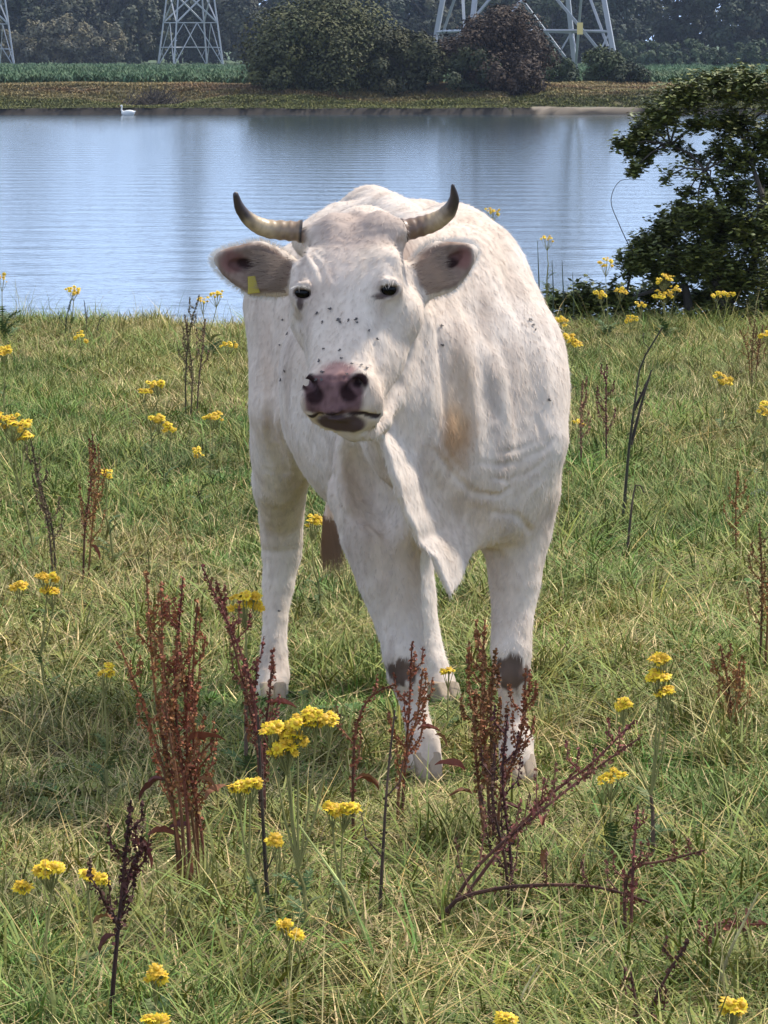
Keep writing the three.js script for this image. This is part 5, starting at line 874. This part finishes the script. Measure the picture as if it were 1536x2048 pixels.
// ---------------------------------------------------------------- the big bush at the water's edge
{
  const zz = 29.3, b = onGround(1440, zz); b.y -= 0.05; const g = thing('shore_bush', 'dense dark-leaved thorn bush overhanging the water at the meadow\'s edge', 'bush', arr(b)), R = rng(515);
  const blobs = [[1440, 168, 90, 40, 800], [1370, 198, 66, 40, 620], [1500, 178, 60, 50, 700], [1570, 200, 70, 70, 600], [1325, 232, 56, 38, 460], [1290, 262, 48, 38, 380], [1256, 292, 32, 32, 240], [1288, 312, 36, 32, 230], [1266, 338, 22, 24, 120], [1470, 250, 80, 45, 700], [1540, 280, 60, 60, 650], [1400, 250, 60, 24, 200], [1345, 290, 44, 40, 110], [1390, 320, 50, 44, 120], [1420, 360, 44, 36, 110], [1340, 350, 40, 30, 50], [1375, 385, 40, 26, 90], [1480, 320, 58, 55, 560], [1540, 370, 60, 70, 700], [1475, 390, 46, 44, 480], [1440, 300, 34, 40, 160],
    [1395, 432, 66, 44, 700], [1345, 452, 46, 44, 420], [1315, 482, 46, 44, 420], [1445, 460, 72, 58, 900], [1515, 465, 75, 75, 1000], [1400, 520, 90, 58, 1200], [1330, 540, 62, 50, 620], [1285, 500, 36, 44, 260], [1262, 535, 40, 46, 300], [1465, 560, 95, 56, 1100], [1555, 560, 75, 75, 800], [1310, 590, 66, 38, 460], [1400, 600, 76, 38, 520], [1130, 600, 50, 26, 300], [1185, 600, 50, 40, 420], [1240, 605, 50, 38, 420], [1510, 612, 66, 36, 420], [1430, 632, 120, 24, 420], [1290, 634, 90, 22, 380], [1530, 645, 80, 24, 260], [1150, 628, 66, 22, 320], [1085, 620, 30, 18, 120]];
  // limbs: from the foot to each blob through a shared scaffold
  const loc = (px, py, dz = 0) => P(px, py, zz + dz).sub(b), scaf = [[1430, 560], [1505, 540], [1370, 570], [1450, 430], [1525, 390], [1410, 340], [1340, 290], [1480, 260], [1250, 600], [1180, 625]].map(([x, y], i) => loc(x, y, (R() - 0.5) * 0.5)), parent = [-1, -1, -1, 0, 1, 3, 5, 4, 2, 8];
  scaf.forEach((p, i) => { const a = parent[i] < 0 ? V((R() - 0.5) * 0.3, -0.15, (R() - 0.5) * 0.2) : scaf[parent[i]], s = new Soup(), m = a.clone().lerp(p, 0.5).add(V((R() - 0.5) * 0.06, 0.02, (R() - 0.5) * 0.06)), r = [0.035, 0.034, 0.03, 0.022, 0.022, 0.013, 0.008, 0.013, 0.012, 0.008][i]; s.tube([arr(a), arr(m), arr(p)], [r * 1.25, r * 1.1, r * 0.8], 7); part(parent[i] < 0 ? 'trunk' : 'limb', s.geo(), barkMat, g); });
  const tw = new Soup(), lf = new Soup();
  blobs.forEach(([px, py, rx, ry, n0], bi) => { const n = Math.round(n0 * (py > 415 ? 3.6 : 2.7));
    const dz0 = (R() - 0.5) * 0.5, c = loc(px, py, dz0), sc = zz / F; let best = scaf[0], bd = 9; for (const q of scaf) { const d = q.distanceTo(c); if (d < bd) { bd = d; best = q; } }
    const k1 = best.clone().lerp(c, 0.5).add(V((R() - 0.5) * 0.05, 0.03, (R() - 0.5) * 0.05)); tw.tube([arr(best), arr(k1), arr(c)], [0.009, 0.006, 0.004], 5);
    const twigs = []; const nt = Math.max(7, Math.round(n / 26)); for (let i = 0; i < nt; i++) { const a = R() * 6.28, e = R() * 2 - 1, q = Math.sqrt(1 - e * e), rr = 0.45 + 0.75 * R(), tip = c.clone().add(V(Math.cos(a) * q * rx * sc * rr, e * ry * sc * rr, Math.sin(a) * q * (rx + ry) * 0.5 * sc * rr)); tw.tube([arr(c), arr(c.clone().lerp(tip, 0.5).add(V(0, -0.01, 0))), arr(tip)], [0.003, 0.002, 0.001], 4, undefined, false); twigs.push(tip); }
    for (let i = 0; i < n; i++) {
      const tip = twigs[Math.floor(R() * nt)], t = 0.25 + 0.8 * R(), p = c.clone().lerp(tip, t).add(V((R() - 0.5) * 0.06, (R() - 0.5) * 0.05, (R() - 0.5) * 0.06)), L = 0.02 + R() * 0.02, nn = V(R() - 0.5, 0.5 + R(), R() - 0.5).normalize(), u = nn.clone().cross(V(R() - 0.5, R() - 0.5, R() - 0.5)).normalize(), w = nn.clone().cross(u), k = 0.7 + R() * 0.6, y = R() * R(); const col = [0.095 * k * (1 + 1.0 * y), 0.118 * k * (1 + 0.6 * y), 0.032 * k];
      const q = (x, z) => [p.x + u.x * x * L + w.x * z * L, p.y + u.y * x * L + w.y * z * L, p.z + u.z * x * L + w.z * z * L]; lf.quad(q(-0.7, 0), q(0, -0.42), q(0.7, 0), q(0, 0.42), col);
    }
  });
  // bare whip hanging out over the water
  { const s = new Soup(), cv = new THREE.CatmullRomCurve3([[1262, 500], [1238, 448], [1222, 400], [1240, 362], [1290, 360]].map(([x, y]) => loc(x, y))), ps = []; for (let i = 0; i <= 16; i++) ps.push(arr(cv.getPoint(i / 16))); s.tube(ps, (t) => 0.0035 - 0.002 * t, 5); part('whip', s.geo(), barkMat, g); }
  const m1 = part('twigs', tw.geo(), barkMat, g), m2 = part('leaves', lf.geo(), new THREE.MeshStandardMaterial({ vertexColors: true, roughness: 0.6, side: THREE.DoubleSide }), g); m1.userData.kind = m2.userData.kind = 'stuff';
}
{ // a trodden clod of dark soil behind the hind hoof, and a white feather
  const clod = (px, py, zz, r, label) => { const g = new THREE.IcosahedronGeometry(r, 4), p = g.attributes.position; for (let i = 0; i < p.count; i++) { const v = V().fromBufferAttribute(p, i), k = 1 + 0.35 * fbm(v.x * 25, v.y * 25, v.z * 25) + 0.15 * vnoise(v.x * 90, v.y * 90, v.z * 90); p.setXYZ(i, v.x * k, v.y * k * 0.5, v.z * k); } g.computeVertexNormals(); const m = meshThing('soil_clod', g, std(0.045, 0.034, 0.027, 1), label, 'soil clod'); m.position.copy(onGround(px, zz)).add(V(0, r * 0.25, 0)); };
  clod(597, 1278, 13.7, 0.06, 'dark lump of turned soil behind the cow\'s hind leg'); clod(1120, 1010, 17.6, 0.05, 'small dark soil lump in the grass beyond the cow\'s shoulder');
  const s = new Soup(), n = 10; for (let i = 0; i < n; i++) { const a = i / n, b = (i + 1) / n, w = (t) => 0.014 * Math.sin(Math.PI * (0.08 + 0.9 * t)), pt = (t, q) => [0.09 * t, 0.02 + 0.03 * t * (1 - t) * 4 - q * q * 0.004, q * w(t)]; for (const [q0, q1] of [[-1, 0], [0, 1]]) s.quad(pt(a, q0), pt(b, q0), pt(b, q1), pt(a, q1)); } s.tube([[-0.02, 0.015, 0], [0.09, 0.022, 0]], [0.001, 0.0006], 4);
  const f = meshThing('feather', s.geo(), std(0.78, 0.77, 0.75, 0.8), 'small white feather caught in the grass', 'feather'); f.position.copy(onGround(1505, 17.4)).add(V(0, 0.07, 0)); f.rotation.set(-1.0, 0.2, 0);
}
scene.fog = new THREE.FogExp2(new THREE.Color(0.62, 0.74, 1.0), 0.00009);
renderer.render(scene, camera);
